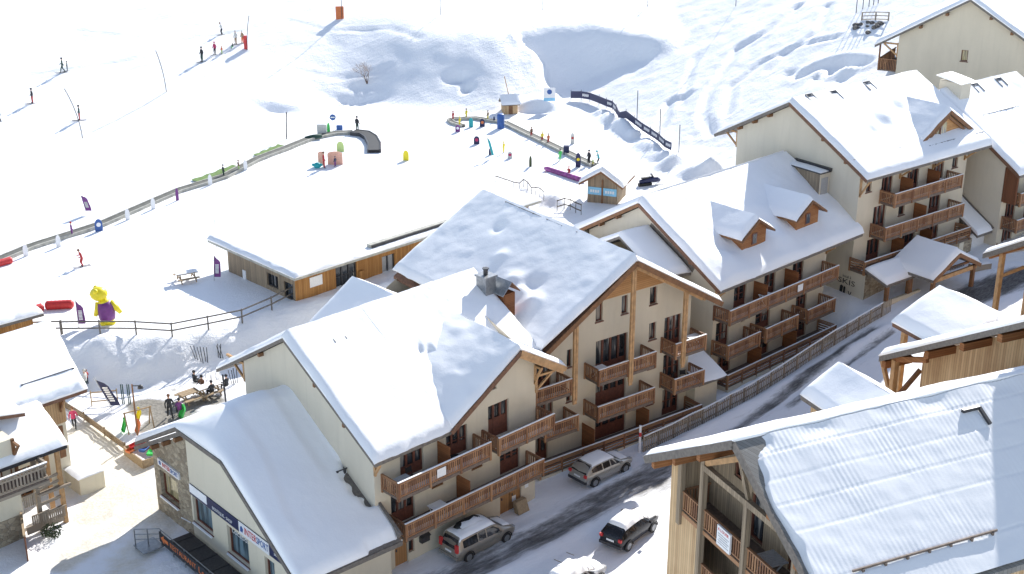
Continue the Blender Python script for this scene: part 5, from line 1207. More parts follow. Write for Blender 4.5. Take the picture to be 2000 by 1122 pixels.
    # snow lying on roof and bonnet
    if snow:
        def cap(ts,wd,th,seed,yo=0):
            m2=MB(); nx=22; ny=12
            for i in range(nx+1):
                t=ts[0]+(ts[1]-ts[0])*i/nx; q=st(t)
                for j in range(ny+1):
                    f=-1+2*j/ny; r=hw*q[5]
                    e=max(0,1-max(abs(2*i/nx-1),abs(f))**6); ir=.5+.5*noise.noise(Vector((t*9,f*2+seed,seed)))
                    z=q[3]+.012-abs(f)**2.4*(.02+.05*wd)+th*(e**.5)*(.6+.7*ir)-.03*(1-e)
                    m2.v.append((x0+t*L,f*r*wd,z))
            W=ny+1
            for i in range(nx):
                for j in range(ny): m2.f.append((i*W+j,(i+1)*W+j,(i+1)*W+j+1,i*W+j+1)); m2.m.append(0)
            m2.build('snow_cover',M['roofsnow'],bo,smooth=True)
        if kind=='van': cap((.06,.66),1.04,snow,3); cap((.80,.95),.9,snow*.6,5)
        else: cap((.15,.64),1.03,snow,7); cap((.74,.93),1.0,snow*.8,9)
        if cover>1: cap((.64,.74),1.02,snow*.8,11)
    if box:
        m2=MB(); m2.path([(x0+.16*L,.2,Hh+.16),(x0+.22*L,.2,Hh+.20),(x0+.36*L,.2,Hh+.22),(x0+.5*L,.2,Hh+.2),(x0+.55*L,.2,Hh+.16)],[.12,.2,.22,.2,.1],10); rb=m2.build('roof_box',M['black'],c,smooth=True); rb.scale=(1,1.5,1); rb.location=(0,-.1+.0,-.1+0)
        snow_slab('snow_cover',[(x0+.2*L,-.12,Hh+.25),(x0+.52*L,-.12,Hh+.25),(x0+.52*L,.5,Hh+.25),(x0+.2*L,.5,Hh+.25)],.16,rb,amp=.03).scale=(1,.75,1)
    return c
champ=plain('champagne_paint',(.31,.285,.25),.32,.05,.55); silver=plain('silver_beige_paint',(.42,.41,.38),.3,.05,.5); blackp=plain('black_paint',(.012,.012,.015),.25,.1,.2); greyp=plain('grey_paint',(.3,.3,.31),.35,.05,.4)
def carpos(rear,front): 
    a,b=at(*rear,0),at(*front,0); return a,b
a=at(915,1090,0); b=at(1015,1047,0); v=(b-a); ang=math.atan2(v.y,v.x)
cx,cy=-1.75,69.3
car('champagne people carrier with a black snowy roof box by the shop',( -2.0,69.35,H(-2,69.35)-.03),R(44),4.7,1.86,1.74,champ,.10,'van',box=True)
car('silver beige hatchback under thin snow beside the terrace wall',(5.75,77.6,H(5.75,77.6)-.02),R(42),4.35,1.84,1.56,silver,.06,'suv')
car('black hatchback with its roof buried in sunlit snow',(7.0,70.2,H(7,70.2)-.02),R(52),4.15,1.78,1.50,blackp,.20,'suv',cover=2)
car('car buried in snow at the bottom frame edge, only its side windows clear',(3.4,64.9,H(3.4,64.9)-.05),R(50),4.4,1.8,1.5,greyp,.30,'suv',cover=2)
for k_,(dx,dy) in enumerate(((0,0),(.55,.75))):
    p=at(1082+k_*24,1093+(-14)*k_,1.75); q=MB().beam(p,p+Vector((.42,-.36,.03)),.035,.03).build('wiper_arm',M['black'])
    tag(q,'thin black wiper arm raised over the snow buried car'+(', nearer the frame edge' if k_==0 else ', farther from the frame edge'),'wiper','raised wiper arms')
# ============================================================ FENCES
def fence_rail(pts,label,post=1.15,rails=(1.05,.5),every=3.0,name='rail_fence',mt='rope',w_=.1):
    f=thing(name,label,'fence',tuple(pts[0]))
    o0=Vector(pts[0]); cum=[0]
    for a,b in zip(pts,pts[1:]): cum.append(cum[-1]+(Vector(b)-Vector(a)).length)
    n=max(1,round(cum[-1]/every)); P=[]
    for i in range(n+1):
        s=cum[-1]*i/n
        for k in range(len(pts)-1):
            if s<=cum[k+1]+1e-6:
                t=(s-cum[k])/(cum[k+1]-cum[k]); q=Vector(pts[k]).lerp(Vector(pts[k+1]),t); q.z=H(q.x,q.y); P.append(q-o0); break
    for p in P: MB().box(p.x-w_/2,p.y-w_/2,p.z-.3,p.x+w_/2,p.y+w_/2,p.z+post).build('post',M[mt],f)
    for z in rails:
        for a,b in zip(P,P[1:]): MB().beam(a+Vector((0,0,z)),b+Vector((0,0,z)),.06,.10).build('rail',M[mt],f)
    return f
fence_rail([gp(120,654),gp(182,652),gp(231,652),gp(279,656),gp(326,657),gp(384,655),gp(438,638),gp(489,625),gp(530,606),gp(575,583)],'dark wooden rail fence along the top of the snow bank',every=2.9)
fence_rail([gp(62,655),gp(96,648),gp(122,653)],'short end of dark rail fence beside the cropped left roof',every=2.2)
# slatted fence along the ramp
A_=at(1257,884,0); B_=at(1737,622,2.2); fs=thing('slat_fence','long fence of upright slats between the house ramp and the street','fence',tuple(A_))
n=150; D_=B_-A_; sl_=MB(); rl=MB(); sn=MB(); pv=None
for i in range(n+1):
    q=A_+D_*(i/n); z=H(q.x,q.y); q=Vector((q.x,q.y,z))-A_
    ang=math.atan2(D_.y,D_.x); ux,uy=math.cos(ang),math.sin(ang)
    hgt=1.12+.05*math.sin(i*.7)
    sl_.hexa([(q.x-ux*.055,q.y-uy*.055-.02,q.z-.1),(q.x+ux*.055,q.y+uy*.055-.02,q.z-.1),(q.x+ux*.055,q.y+uy*.055+.01,q.z-.1),(q.x-ux*.055,q.y-uy*.055+.01,q.z-.1),(q.x-ux*.055,q.y-uy*.055-.02,q.z+hgt),(q.x+ux*.055,q.y+uy*.055-.02,q.z+hgt),(q.x+ux*.055,q.y+uy*.055+.01,q.z+hgt),(q.x-ux*.055,q.y-uy*.055+.01,q.z+hgt)])
    if i%8==0:
        if pv is not None:
            sn.beam(pv+Vector((0,.02,1.2)),q+Vector((0,.02,1.2)),.10,.05)
            for zz in (.3,.85): rl.beam(pv+Vector((.02,.04,zz)),q+Vector((.02,.04,zz)),.05,.09)
        MB().box(q.x-.06,q.y+.02,q.z-.2,q.x+.06,q.y+.14,q.z+1.2).build('post',M['slat'],fs); pv=q
so_=sl_.build('slats',M['slat'],fs); rl.build('rails',M['rope'],fs)
sn.build('fence_snow',M['roofsnow'],fs)
MB().box(-.35,-.05,-.1,-.2,.1,2.0).build('end_post',M['white'],fs); MB().box(-.36,-.06,1.2,-.19,.11,1.5).build('red_band',M['red'],fs)
# split-rail fence of stacked poles by the chalet
M['polewood']=plain('rough_pole_wood',(.20,.145,.09),.85,.35,scale=4)
f=thing('pole_fence','fence of stacked rough poles slanting up the path bank','fence',tuple(gp(130,800)))
o0=f.location.copy(); pts=[gp(128,797),gp(165,820),gp(205,850),gp(245,880)]
for k in range(3):
    for a,b in zip(pts,pts[1:]):
        p=a-o0; q=b-o0; MB().tube(p+Vector((0,0,.08+.17*k)),q+Vector((0,0,.1+.17*k)),.07,.06).build('pole',M['polewood'],f)
for p in pts: MB().tube(p-o0-Vector((0,0,.3)),p-o0+Vector((0,0,.6)),.06).build('post',M['polewood'],f)
fence_rail([gp(968,360),gp(1010,372),gp(1062,392)],'thin dark fence behind the flat roof, below the lumpy snow bank',post=.9,rails=(.85,),every=1.0,name='safety_fence',w_=.05)
fence_rail([gp(1088,412),gp(1108,406),gp(1135,420)],'short dark fence between the flat roof and the kiosk',post=1.1,rails=(1.0,.4),every=.8,name='safety_fence',w_=.06)
fence_rail([gp(1683,40),gp(1705,39),gp(1735,40)],'grey footbridge railing below the slope poles at the top right',post=.95,rails=(.9,.5,.1),every=1.6,name='bridge_railing',mt='slat',w_=.14)
# ============================================================ SLOPE FURNITURE
def pole(base,top_px,label,hgt,r=.045,m='dmetal',lean=(0,0),group='thin slope poles'):
    b=gp(*base) if not isinstance(base,Vector) else base
    mb=MB(); n=6; pts=[]
    for i in range(n+1):
        t=i/n; pts.append((lean[0]*t*t*hgt,lean[1]*t*t*hgt,hgt*t-.3*(1-t)))
    mb.path(pts,r,6); o=mb.build('slope_pole',M[m],None,smooth=True,loc=b)
    return tag(o,label,'pole',group)
pole((325,180),None,'bent lift pole left of the bare bush, beside the piste edge',5.0,lean=(-.16,0))
pole((161,268),None,'bent lift pole beside the skier hanging on the drag lift',5.6,lean=(-.24,0))
pole((483,98),None,'bent lift pole standing in the red pad',4.4,lean=(.12,0))
pole((860,30),None,'tall pole at the top edge left of the shaded bowl, casting a long shadow',14)
pole((1060,20),None,'thin pole at the top edge above the shaded bowl',5,r=.03)
pole((1265,13),None,'tall pole at the top edge above the right rim of the bowl',12)
pole((1437,12),None,'tall pole at the top edge above the tracked hillside',12)
pole((1244,233),None,'dark pole beside the navy banner, upper of the two behind it',3.4,r=.05)
pole((1288,275),None,'dark pole beside the navy banner, lower of the two behind it',3.6,r=.05)
pole((1325,313),None,'dark pole at the lower end of the navy banner',3.0)
pole((560,272),None,'leaning dark pole above the upper end of the long conveyor',3.1,r=.07,lean=(.05,0))
pole((668,37),None,'pole rising behind the orange padded board',6)
for i,(x,y) in enumerate(((1672,26),(1685,18),(1697,13),(1706,10),(1715,7))): pole((x,y),None,'slope stake in the row of stakes above the footbridge railing',2.6,r=.05,group='row of stakes above the footbridge')
for i,(x,y) in enumerate(((580,313),(601,318),(1065,357),(1090,335),(745,296),(850,296))): pole((x,y),None,'very thin marker stick in the beginner area',1.2,r=.015,group='thin marker sticks on the beginner slope',m='orange')
pole((425,505),None,'pole with red and white bands at the corner of the larch clad building',3.6,r=.04,m='white')
def pad(base,w_,h_,d_,m,label,name='padded_board',cat='padding',rz=0,lean=0,rnd=False,n2=None):
    b=gp(*base); mb=MB(); k=8
    if rnd: pts=[(-w_/2,0,0),(w_/2,0,0),(w_/2,0,h_*.55)]+[(w_/2*math.cos(a),0,h_*.55+h_*.45*math.sin(a)) for a in [math.pi*i/k for i in range(1,k)]]+[(-w_/2,0,h_*.55)]
    else: pts=[(-w_/2,0,0),(w_/2,0,0),(w_/2*1.02,-lean,h_),(-w_/2*1.02,-lean,h_)]
    mb.extr(pts,(0,d_,0)); o=mb.build(name,M[m],None,loc=(b.x,b.y,b.z-.03),rz=rz)
    bv=o.modifiers.new('b','BEVEL'); bv.width=min(.04,d_*.3); bv.segments=2
    return tag(o,label,cat)
pad((664,38),1.05,1.65,.25,'orange','orange padded board on the slope, leaning against its pole',lean=-.35,rz=.1)
pad((480,97),.42,1.75,.42,'red','upright red pad at the head of the drag lift')
# marker figures: flat boards with rounded tops on little feet
def marker(base,w_,h_,m,label,rz=0,m2=None,group=None):
    o=pad(base,w_,h_,.07,m,label,'marker_board','sign',rz,rnd=True)
    if m2: 
        mb=MB(); mb.extr([(.3*w_*math.cos(2*math.pi*i/10),-.004,h_*.55+.3*w_*math.sin(2*math.pi*i/10)) for i in range(10)],(0,-.02,0)); mb.build('emblem',M[m2],o)
    if group: o['group']=group
    return o
marker((793,314),.62,1.15,'yellow','yellow round topped marker board alone on the snow right of the conveyor')
marker((665,297),.8,1.2,'lime','large pale green round topped board behind the orange screen')
marker((642,262),.36,1.35,'green','green marker board beside the white screen at the upper conveyor'); 
marker((894,258),.55,.85,'purple','purple emblem board nearest the looped conveyor',m2='white'); marker((931,282),.65,.95,'navy','navy board with a pale emblem alone on the beginner slope',m2='pink')
marker((942,248),.6,1.0,'navy','navy board with a round emblem at the looped conveyor',m2='orange'); marker((920,249),.5,1.15,'teal','teal board between the navy board and the child in yellow')
marker((958,303),.4,.8,'navy','small dark board at the foot of the teal flag'); marker((996,310),.55,.8,'whitec','pale pink board below the teal flag',m2='pink')
marker((1129,327),.55,1.6,'navy','dark board on a yellow base beside the short conveyor',m2='yellow'); marker((1118,283),.45,1.3,'whitec','thin red edged sign on the flat piste above the short conveyor',m2='redc'); marker((1036,326),.3,1.2,'fir','slim dark green marker shaped like a small tree')
marker((965,240),.22,.8,'navy','small navy marker left of the blue padded post')
GW='white marker boards along the long conveyor'
for i,((x,y),d) in enumerate((((51,501),'lowest'),((115,483),'second from the bottom'),((250,430),'third from the bottom'),((300,409),'fourth from the bottom'),((411,362),'fifth from the bottom'),((480,333),'topmost'))): marker((x,y),.42,1.15,'white','white marker board along the long conveyor, %s of six'%d,group=GW,rz=.5)
marker((194,452),.7,1.2,'blue','blue and white board tilted beside the long conveyor',m2='white',rz=.5); marker((347,392),.3,1.3,'purple','small purple flag board beside the long conveyor',rz=.5)
def cyl(base,r,h,m,label,name='padded_post',cat='padding'):
    b=gp(*base); mb=MB(); mb.path([(0,0,-.1),(0,0,.05),(0,0,h-.1),(0,0,h)],[r,r,r,r*.8],12); o=mb.build(name,M[m],None,smooth=True,loc=b); return tag(o,label,cat)
cyl((978,251),.42,1.7,'blue','thick blue padded post with snow on top at the head of the short conveyor')
p_=bpy.data.objects[-1] if False else None
pad((1106,304),.6,1.0,.5,'navy','navy blue padded box beside the short conveyor')
# round blue sign, blue box, white screen, orange screens, green pile
def round_sign(base,label,m='blue'):
    b=gp(*base); t=thing('round_sign',label,'sign',b); MB().tube((0,0,-.2),(0,0,1.3),.03).build('post',M['grey'],t)
    d=MB().tube((0,-.03,1.6),(0,.03,1.6),.36,n=18).build('disc',M[m],t); MB().box(-.24,-.04,1.54,.24,-.031,1.66).build('white_bar',M['white'],d); return t
round_sign((651,256),'round blue sign with a white bar behind the conveyor head')
pad((663,255),.7,.6,.3,'blue','small blue box beside the round blue sign','equipment_box','box')
pad((629,264),1.1,1.25,.12,'whitec','white screen panel with a dark side at the upper conveyor','screen_panel','screen')
for x,w_,m,l in ((628,.7,'orange','pale orange curved screen left of the red suited adult'),(655,1.6,'orange','wide pale orange curved screen behind the child in navy')):
    b=gp(x,322); mb=MB(); mb.extr([(-w_/2,0,0),(w_/2,0,0),(w_/2,0,1.2)]+[(w_/2*math.cos(a),0,1.2+.25*math.sin(a)) for a in (.6,1.2,1.57,2.0,2.6)]+[(-w_/2,0,1.2)],(0,.06,0)); tag(mb.build('curved_screen',plain('pale_orange_film'+str(x),(.75,.42,.30),.4,.15),None,loc=b),l,'screen')
mb=MB(); mb.ball((0,0,.25),.42,10,6,sq=(1,.8,.8)); 
for s in (-1,1): mb.ball((s*.42,-.1,.35),.16,8,5)
tag(mb.build('play_figure',M['teal'],None,smooth=True,loc=gp(620,328)),'low teal play figure left of the red suited adult','toy')
b=gp(612,273); mb=MB(); mb.path([(-.9,-.2,.2),(0,0,.3),(.9,.35,.35)],[.2,.3,.22],8); tag(mb.build('folded_cover',M['dgreen'],None,smooth=True,loc=b),'dark green folded cover beside the upper conveyor','cover')
# ---- conveyors: belts on raised sides
def conveyor(pix,w_,label,name='conveyor_lift',h_=.25,arch=False,mt='belt'):
    pts=[gp(*p) for p in pix]; t=thing(name,label,'conveyor',pts[0]); o0=pts[0].copy(); sm=[]
    for a,b in zip(pts,pts[1:]):
        n=max(1,int((b-a).length/1.2))
        for i in range(n): sm.append(a.lerp(b,i/n))
    sm.append(pts[-1])
    for q in sm: q.z=H(q.x,q.y)
    zz=[q.z for q in sm]
    for i in range(1,len(sm)-1): sm[i].z=(zz[max(0,i-2)]+zz[i-1]+zz[i]+zz[i+1]+zz[min(len(zz)-1,i+2)])/5
    belt=MB(); sd=MB(); L=[]
    for i,q in enumerate(sm):
        d=(sm[min(i+1,len(sm)-1)]-sm[max(i-1,0)]); d.z=0; d.normalize(); nn=Vector((-d.y,d.x,0)); L.append((q-o0,nn))
    for (p,n1),(q,n2) in zip(L,L[1:]):
        for mbx,o_,ww,z in ((belt,0,w_*.8,h_),(sd,w_*.4+.08,.14,h_+.05),(sd,-w_*.4-.08,.14,h_+.05)):
            a0=p+n1*(o_-ww/2); a1=p+n1*(o_+ww/2); b0=q+n2*(o_-ww/2); b1=q+n2*(o_+ww/2); up=Vector((0,0,z)); dn=Vector((0,0,-.3))
            mbx.hexa([a0+dn,a1+dn,b1+dn,b0+dn,a0+up,a1+up,b1+up,b0+up])
    belt.build('belt',M[mt],t); sd.build('side_rail',M['beltside'] if mt=='belt' else M['dmetal'],t); return t
conveyor([(-30,523),(60,485),(200,440),(350,375),(440,347),(500,315),(560,292),(612,270),(655,262),(690,261)],.9,'long conveyor lift rising along the left side of the beginner slope')
conveyor([(690,262),(712,264),(724,272),(731,285),(731,299)],1.5,'short curved dark conveyor bend at the head of the long lift',name='conveyor_bend',h_=.35,mt='black')
conveyor([(985,242),(1030,264),(1080,288),(1130,312),(1160,326)],.8,'short straight conveyor lift with children below the wooden hut')
conveyor([(905,249),(885,243),(878,237),(890,234),(930,234),(985,242)],.5,'narrow looped conveyor left of the wooden hut')
for (a_,bq,lab) in (((388,358),(470,328),'strip of green matting beside the middle of the long conveyor'),((510,308),(560,288),'strip of green matting beside the upper long conveyor')):
    pts=[]; p,q=gp(*a_),gp(*bq); mb=MB(); nrm=Vector((-(q-p).y,(q-p).x,0)).normalized()*1.1; N_=16
    for i in range(N_+1):
        c=p.lerp(q,i/N_)
        for s in (0,1): 
            e=c+nrm*(s*1.0+.35*math.sin(i*1.3)*s*.3); mb.v.append((e.x-p.x,e.y-p.y,H(e.x,e.y)+.14-p.z))
    for i in range(N_): mb.f.append((2*i,2*i+1,2*i+3,2*i+2)); mb.m.append(0)
    tag(mb.build('green_matting',M['grass'],None,loc=p),lab,'matting')
# ---- navy banner along the foot of the hill
bp=[(1115,196),(1135,196),(1152,199),(1170,206),(1184,212),(1196,216),(1203,228),(1209,238),(1222,247),(1238,256),(1255,266),(1270,273),(1285,285),(1298,293),(1311,302)]
B3=[gp(*p) for p in bp]; bt=thing('banner_fence','long navy advertising banner with white lettering strung along the foot of the hill','banner',B3[0])
fb=MB(); wb=MB(); o0=B3[0].copy()
for i,(p,q) in enumerate(zip(B3,B3[1:])):
    a,b_=p-o0,q-o0; fb.poly([a+Vector((0,0,.25)),b_+Vector((0,0,.25)),b_+Vector((0,0,1.12)),a+Vector((0,0,1.12))]); fb.poly([a+Vector((0,.03,.25)),a+Vector((0,.03,1.12)),b_+Vector((0,.03,1.12)),b_+Vector((0,.03,.25))])
    MB().tube(a-Vector((0,-.06,.2)),a+Vector((0,.06,1.3)),.03,n=6).build('stake',M['dmetal'],bt)
    if i in (1,4,5,9,10,11,12,13):
        d=(b_-a)
        for k in range(6):
            s0=a+d*(.14+.12*k); s1=a+d*(.14+.12*k+.085); dz=.12*(k%2)*.4
            wb.poly([s0+Vector((0,-.02,.52+dz)),s1+Vector((0,-.02,.52+dz)),s1+Vector((0,-.02,.86)),s0+Vector((0,-.02,.86))])
fo=fb.build('banner_cloth',M['navy'],bt); wb.build('white_lettering',M['white'],fo)
# ---- light blue panel with a round mark
b=gp(1073,204); t=thing('piste_panel','white and pale blue panel with a round blue mark at the foot of the bank','sign',b)
MB().box(-.7,-.02,.1,.7,.03,1.75).build('panel',M['white'],t); MB().box(-.7,-.03,.1,.7,-.021,.5).build('blue_wave',M['skyb'],t); MB().tube((0,-.03,1.25),(0,-.05,1.25),.3,n=18).build('round_mark',M['blue'],t)
for x in (-.65,.65): MB().tube((x,.05,-.2),(x,.05,1.7),.03,n=6).build('leg',M['grey'],t)
M['mauve']=plain('mauve_vinyl',(.30,.07,.25),.5,.55,scale=2.5)
# ---- purple tube and red tubes
def tube_thing(pa,pb,r,m,label,name='inflatable_tube'):
    a,b=gp(*pa),gp(*pb); d=b-a; mb=MB(); N_=14; pts=[];rs=[]
    for i in range(N_+1): pts.append(d*(i/N_)+Vector((0,0,r*.85))); rs.append(r*(.55 if i in (0,N_) else 1.0+.05*(i%2)))
    mb.path(pts,rs,12); return tag(mb.build(name,M[m],None,smooth=True,loc=a),label,'inflatable')
tube_thing((1064,333),(1142,358),.27,'mauve','long purple inflatable tube lying on the snow bank by the kiosk')
tube_thing((47,618),(85,606),.33,'red','red inflatable barrier tube, left of the two end to end'); tube_thing((89,604),(145,601),.36,'red','red inflatable barrier tube, right of the two end to end'); tube_thing((-8,522),(24,513),.3,'red','red inflatable tube at the left edge under the conveyor')
# ---- feather flags
def flag(base,h,m,label,rz=0,lean=0,m2='white',w_=.55):
    b=gp(*base); t=thing('feather_flag',label,'flag',b,rz); MB().path([(0,0,-.2),(lean*.5*h,0,h*.5),(lean*h,0,h)],.025,6).build('flag_pole',M['grey'],t)
    mb=MB(); N_=10; 
    for i in range(N_+1):
        z=.35+(h-.4)*i/N_; x=lean*z; ww=w_*(1 if i<N_-3 else (N_-i)/3.4+.08); y=.04*math.sin(i*.9)
        mb.v+= [(x,y,z),(x+ww,y+.05*math.sin(i*.7),z-(.0 if i<N_-2 else .12*(i-N_+2)))]
    for i in range(N_): mb.f.append((2*i,2*i+1,2*i+3,2*i+2)); mb.m.append(0)
    c=mb.build('flag_cloth',M[m],t)
    g=MB(); 
    for i in range(7):
        z=.7+(h-1.6)*i/6; x=lean*z; g.box(x+w_*.22,-.07,z,x+w_*.75,-.06,z+(h-1.6)/6*.7)
    g.build('flag_lettering',M[m2],c); return t
flag((170,419),2.1,'purple','purple and white feather flag standing alone above the long conveyor',lean=-.2,m2='whitec'); flag((154,641),2.3,'purple','purple feather flag by the rail fence left of the yellow inflatable'); flag((418,549),2.3,'purple','purple feather flag at the corner of the larch clad building',lean=.08)
flag((221,801),2.6,'navy','navy feather flag leaning over the snow by the ski rack',lean=-.42,w_=.7); 
flag((962,310),2.6,'teal','slim teal flag leaning on the beginner slope',lean=-.25,w_=.25,m2='teal')
# ---- yellow inflatable figure (plain)
b=gp(211,632); t=thing('inflatable_figure','tall plain yellow inflatable figure in a purple vest behind the rail fence','inflatable',b,.25)
def sm(mb,name,m,par,sub=True):
    o=mb.build(name,M[m],par,smooth=True); return o
mb=MB(); mb.path([(0,0,0),(0,0,.3),(0,0,.8),(-.05,0,1.4),(-.15,0,1.9),(-.22,0,2.05)],[.42,.52,.62,.62,.45,.3],16); sm(mb,'trunk','yellow',t)
mb=MB(); mb.path([(0,0,.42),(0,0,.8),(-.05,0,1.4),(-.14,0,1.85)],[.60,.65,.655,.50],16); sm(mb,'vest','purple',t)
mb=MB(); mb.ball((-.42,0,2.5),.63,16,10,sq=(1.05,.95,.9)); hd=sm(mb,'head','yellow',t)
for s in (-1,1): sm(MB().ball((-.62+.0*s,s*.42,2.86),.19,10,7),'ear','yellow',hd)
sm(MB().ball((-.82,-.1,2.55),.24,10,7,sq=(1.2,.9,.8)),'muzzle','yellow',hd)
for s,e in ((-1,(-.85,-.1,.75)),(1,(1.05,-.15,.85))):
    mb=MB(); mb.path([(s*.42-.1,0,1.78),(s*.62,-.06,1.3) if s<0 else (.75,-.08,1.25),e],[.24,.23,.15],12); sm(mb,'arm','yellow',t)
for s in (-1,1): sm(MB().ball((s*.3,-.15,.12),.3,10,7,sq=(1,1.2,.75)),'foot','yellow',t)
# ============================================================ TERRACE AND VILLAGE BITS
def picnic(p,rz,label,snow=True):
    t=thing('picnic_table',label,'table',p,rz,'picnic tables on the snow'); 
    for y in (-.28,0,.28): MB().box(-.9,y-.125,.72,.9,y+.125,.77).build('table_plank',M['mesh'],t)
    for y in (-.75,.75): MB().box(-.9,y-.14,.42,.9,y+.14,.47).build('bench_seat',M['mesh'],t)
    for x in (-.6,.6):
        m2=MB(); m2.beam((x,-.75,.05),(x,-.2,.72),.08,.1); m2.beam((x,.75,.05),(x,.2,.72),.08,.1); m2.beam((x,-.85,.38),(x,.85,.38),.06,.1); m2.build('trestle',M['mesh'],t)
    if snow: snow_slab('snow_cover',[(-.88,-.38,.775),(.88,-.38,.775),(.88,.38,.775),(-.88,.38,.775)],.12,t,amp=.02)
    return t
picnic(gp(365,549),.5,'snowy picnic table alone in front of the larch clad building'); picnic(gp(374,783),.75,'bare wooden picnic table at the edge of the wet terrace',False); picnic(gp(408,772),.75,'snow covered picnic table with guests near the shop roof')
for i,((x,y),lab,top,rz) in enumerate((((381,757),'guest in black seated left of the white chairs','dark',-.8),((396,766),'guest in a grey speckled jacket seated at the snowy picnic table','brownc',2.6),((415,777),'guest in black seated nearest the shop roof','dark',.8),((444,765),'guest in black seated by the eave post','dark',1.0),((352,812),'person in a plum coat bending beside the green sledge','purple',.4))):
    person(gp(x,y)+Vector((0,0,.02)),lab,top,'dark',1.7,'sit',rz,'dark',False)
def chair(p,rz,label,m='white'):
    t=thing('terrace_chair',label,'chair',p,rz,'white chairs on the terrace')
    MB().box(-.22,-.22,.42,.22,.22,.46).build('seat',M[m],t); MB().path([(-.22,.2,.45),(-.2,.26,.9),(0,.28,.98),(.2,.26,.9),(.22,.2,.45)],.03,6).build('backrest',M[m],t)
    for x in (-.19,.19):
        for y in (-.19,.19): MB().tube((x,y,0),(x,y,.42),.02,n=6).build('leg',M[m],t)
    return t
for i,((x,y),rz,l) in enumerate((((409,751),.3,'white terrace chair farthest from the shop roof'),((420,754),2.0,'white terrace chair facing the grey jacketed guest'),((431,750),1.0,'white terrace chair closest to the eave post'),((425,764),.4,'white terrace chair behind the snowy picnic table'))): chair(gp(x,y),rz,l)
def lamp(base,h,label):
    t=thing('street_lamp',label,'lamp',gp(*base)); MB().tube((0,0,-.3),(0,0,h),.07,.055).build('pole',M['timberd'],t); MB().beam((0,0,h-.1),(.55,0,h-.1),.06,.06).build('arm',M['dmetal'],t); m2=MB(); m2.path([(.55,0,h-.28),(.55,0,h-.12),(.55,0,h-.05)],[.2,.16,.08],10); m2.build('lamp_head',M['dmetal'],t,smooth=True); return t
lamp((270,860),4.2,'brown lamp post with a dark lamp head by the colourful sledges')
# sledges
def sledge(p,m,label,rz=0,tilt=0):
    mb=MB(); N_=8
    for i in range(N_+1):
        x=-.5+1.0*i/N_; w_=.24*(1 if i<6 else 1-.25*(i-5)); zf=.02+.02*(i>5)*(i-5)**2
        mb.v+=[(x,-w_,zf+.15),(x,-w_*.8,zf),(x,w_*.8,zf),(x,w_,zf+.15)]
    for i in range(N_):
        for k in range(3): mb.f.append((4*i+k,4*i+4+k,4*i+5+k,4*i+1+k)); mb.m.append(0)
    mb.f.append((0,1,2,3)); mb.m.append(0)
    o=mb.build('sledge',M[m],None,loc=p); sol=o.modifiers.new('s','SOLIDIFY'); sol.thickness=.03
    o.rotation_euler=(0,tilt,rz); return tag(o,label,'sledge','plastic sledges')
rk=thing('sledge_rack','tan A-frame rack holding sledges behind the lamp post','rack',gp(272,838),.6)
for x in (-.9,.9): MB().beam((x,-.5,-.05),(x,0,1.5),.07,.07).build('leg',M['mesh'],rk); MB().beam((x,.5,-.05),(x,0,1.5),.07,.07).build('leg',M['mesh'],rk)
MB().beam((-1,0,1.45),(1,0,1.45),.08,.08).build('crossbar',M['mesh'],rk)
g_=gp(272,838)
sledge(g_+Vector((-.75,-.45,.55)),'green','bright green sledge hanging on the rack left of the lamp post',.6,-1.25); sledge(g_+Vector((.1,.25,1.0)),'yellow','yellow sledge hanging high on the rack',.6,-1.2); sledge(g_+Vector((.2,-.5,.5)),'orange','orange sledge hanging low on the rack beside the lamp post',.6,-1.25)
g_=gp(283,893)+Vector((0,0,.0))
bn=thing('sledge_bin','low wooden bin heaped with sledges at the stone corner of the shop','bin',g_,R(-48)); 
for y in (-.8,.8): MB().box(-1.3,y-.04,-.1,1.3,y+.04,.55).build('bin_side',M['mesh'],bn)
for x in (-1.3,1.3): MB().box(x-.04,-.76,-.1,x+.04,.76,.55).build('bin_end',M['mesh'],bn)
for i,(m,dx,dy,z,l) in enumerate((('red',-.5,.3,.75,'red sledge lying highest in the heaped bin'),('orange',-.7,.0,.55,'orange sledge under the red one in the heaped bin'),('blue',.1,.0,.6,'blue sledge in the middle of the heaped bin'),('green',.6,-.4,.5,'green sledge at the lower end of the heaped bin'),('redc',-.2,.5,.5,'dark red sledge at the back of the heaped bin'))): sledge(g_+Vector((dx,dy,z)),m,l,.7+.3*i,.1*i-.2)
sledge(gp(360,812)+Vector((0,0,.35)),'green','green sledge stood upright beside the plum coated person',.8,-1.1)
# ski racks with skis
def skirack(px_,label,n=5,hgt=1.0):
    b=gp(*px_); t=thing('ski_rack',label,'rack',b,.2)
    for x in (-.9,.9): MB().box(x-.04,-.04,-.2,x+.04,.04,hgt+.15).build('post',M['mesh'],t)
    for z in (hgt*.3,hgt): MB().box(-.86,-.03,z-.04,.86,.03,z+.04).build('rail',M['mesh'],t)
    return t,b
t,b=skirack((205,790),'wooden ski rack behind the navy feather flag')
for i,(dx,l) in enumerate(((1.3,'pair of dark skis stuck upright right of the rack, left pair'),(1.75,'pair of dark skis stuck upright right of the rack, right pair'))):
    m2=MB(); m2.hexa([(-.1,0,0),(-.02,0,0),(-.02,.02,0),(-.1,.02,0),(-.1,0,1.55),(-.03,0,1.6),(-.03,.02,1.6),(-.1,.02,1.55)]); m2.hexa([(.02,0,0),(.1,0,0),(.1,.02,0),(.02,.02,0),(.03,0,1.6),(.1,0,1.55),(.1,.02,1.55),(.03,.02,1.6)]); tag(m2.build('ski_pair',M['dgreen'],None,loc=b+Vector((dx,.1,-.05))),l,'skis','skis stood in the snow')
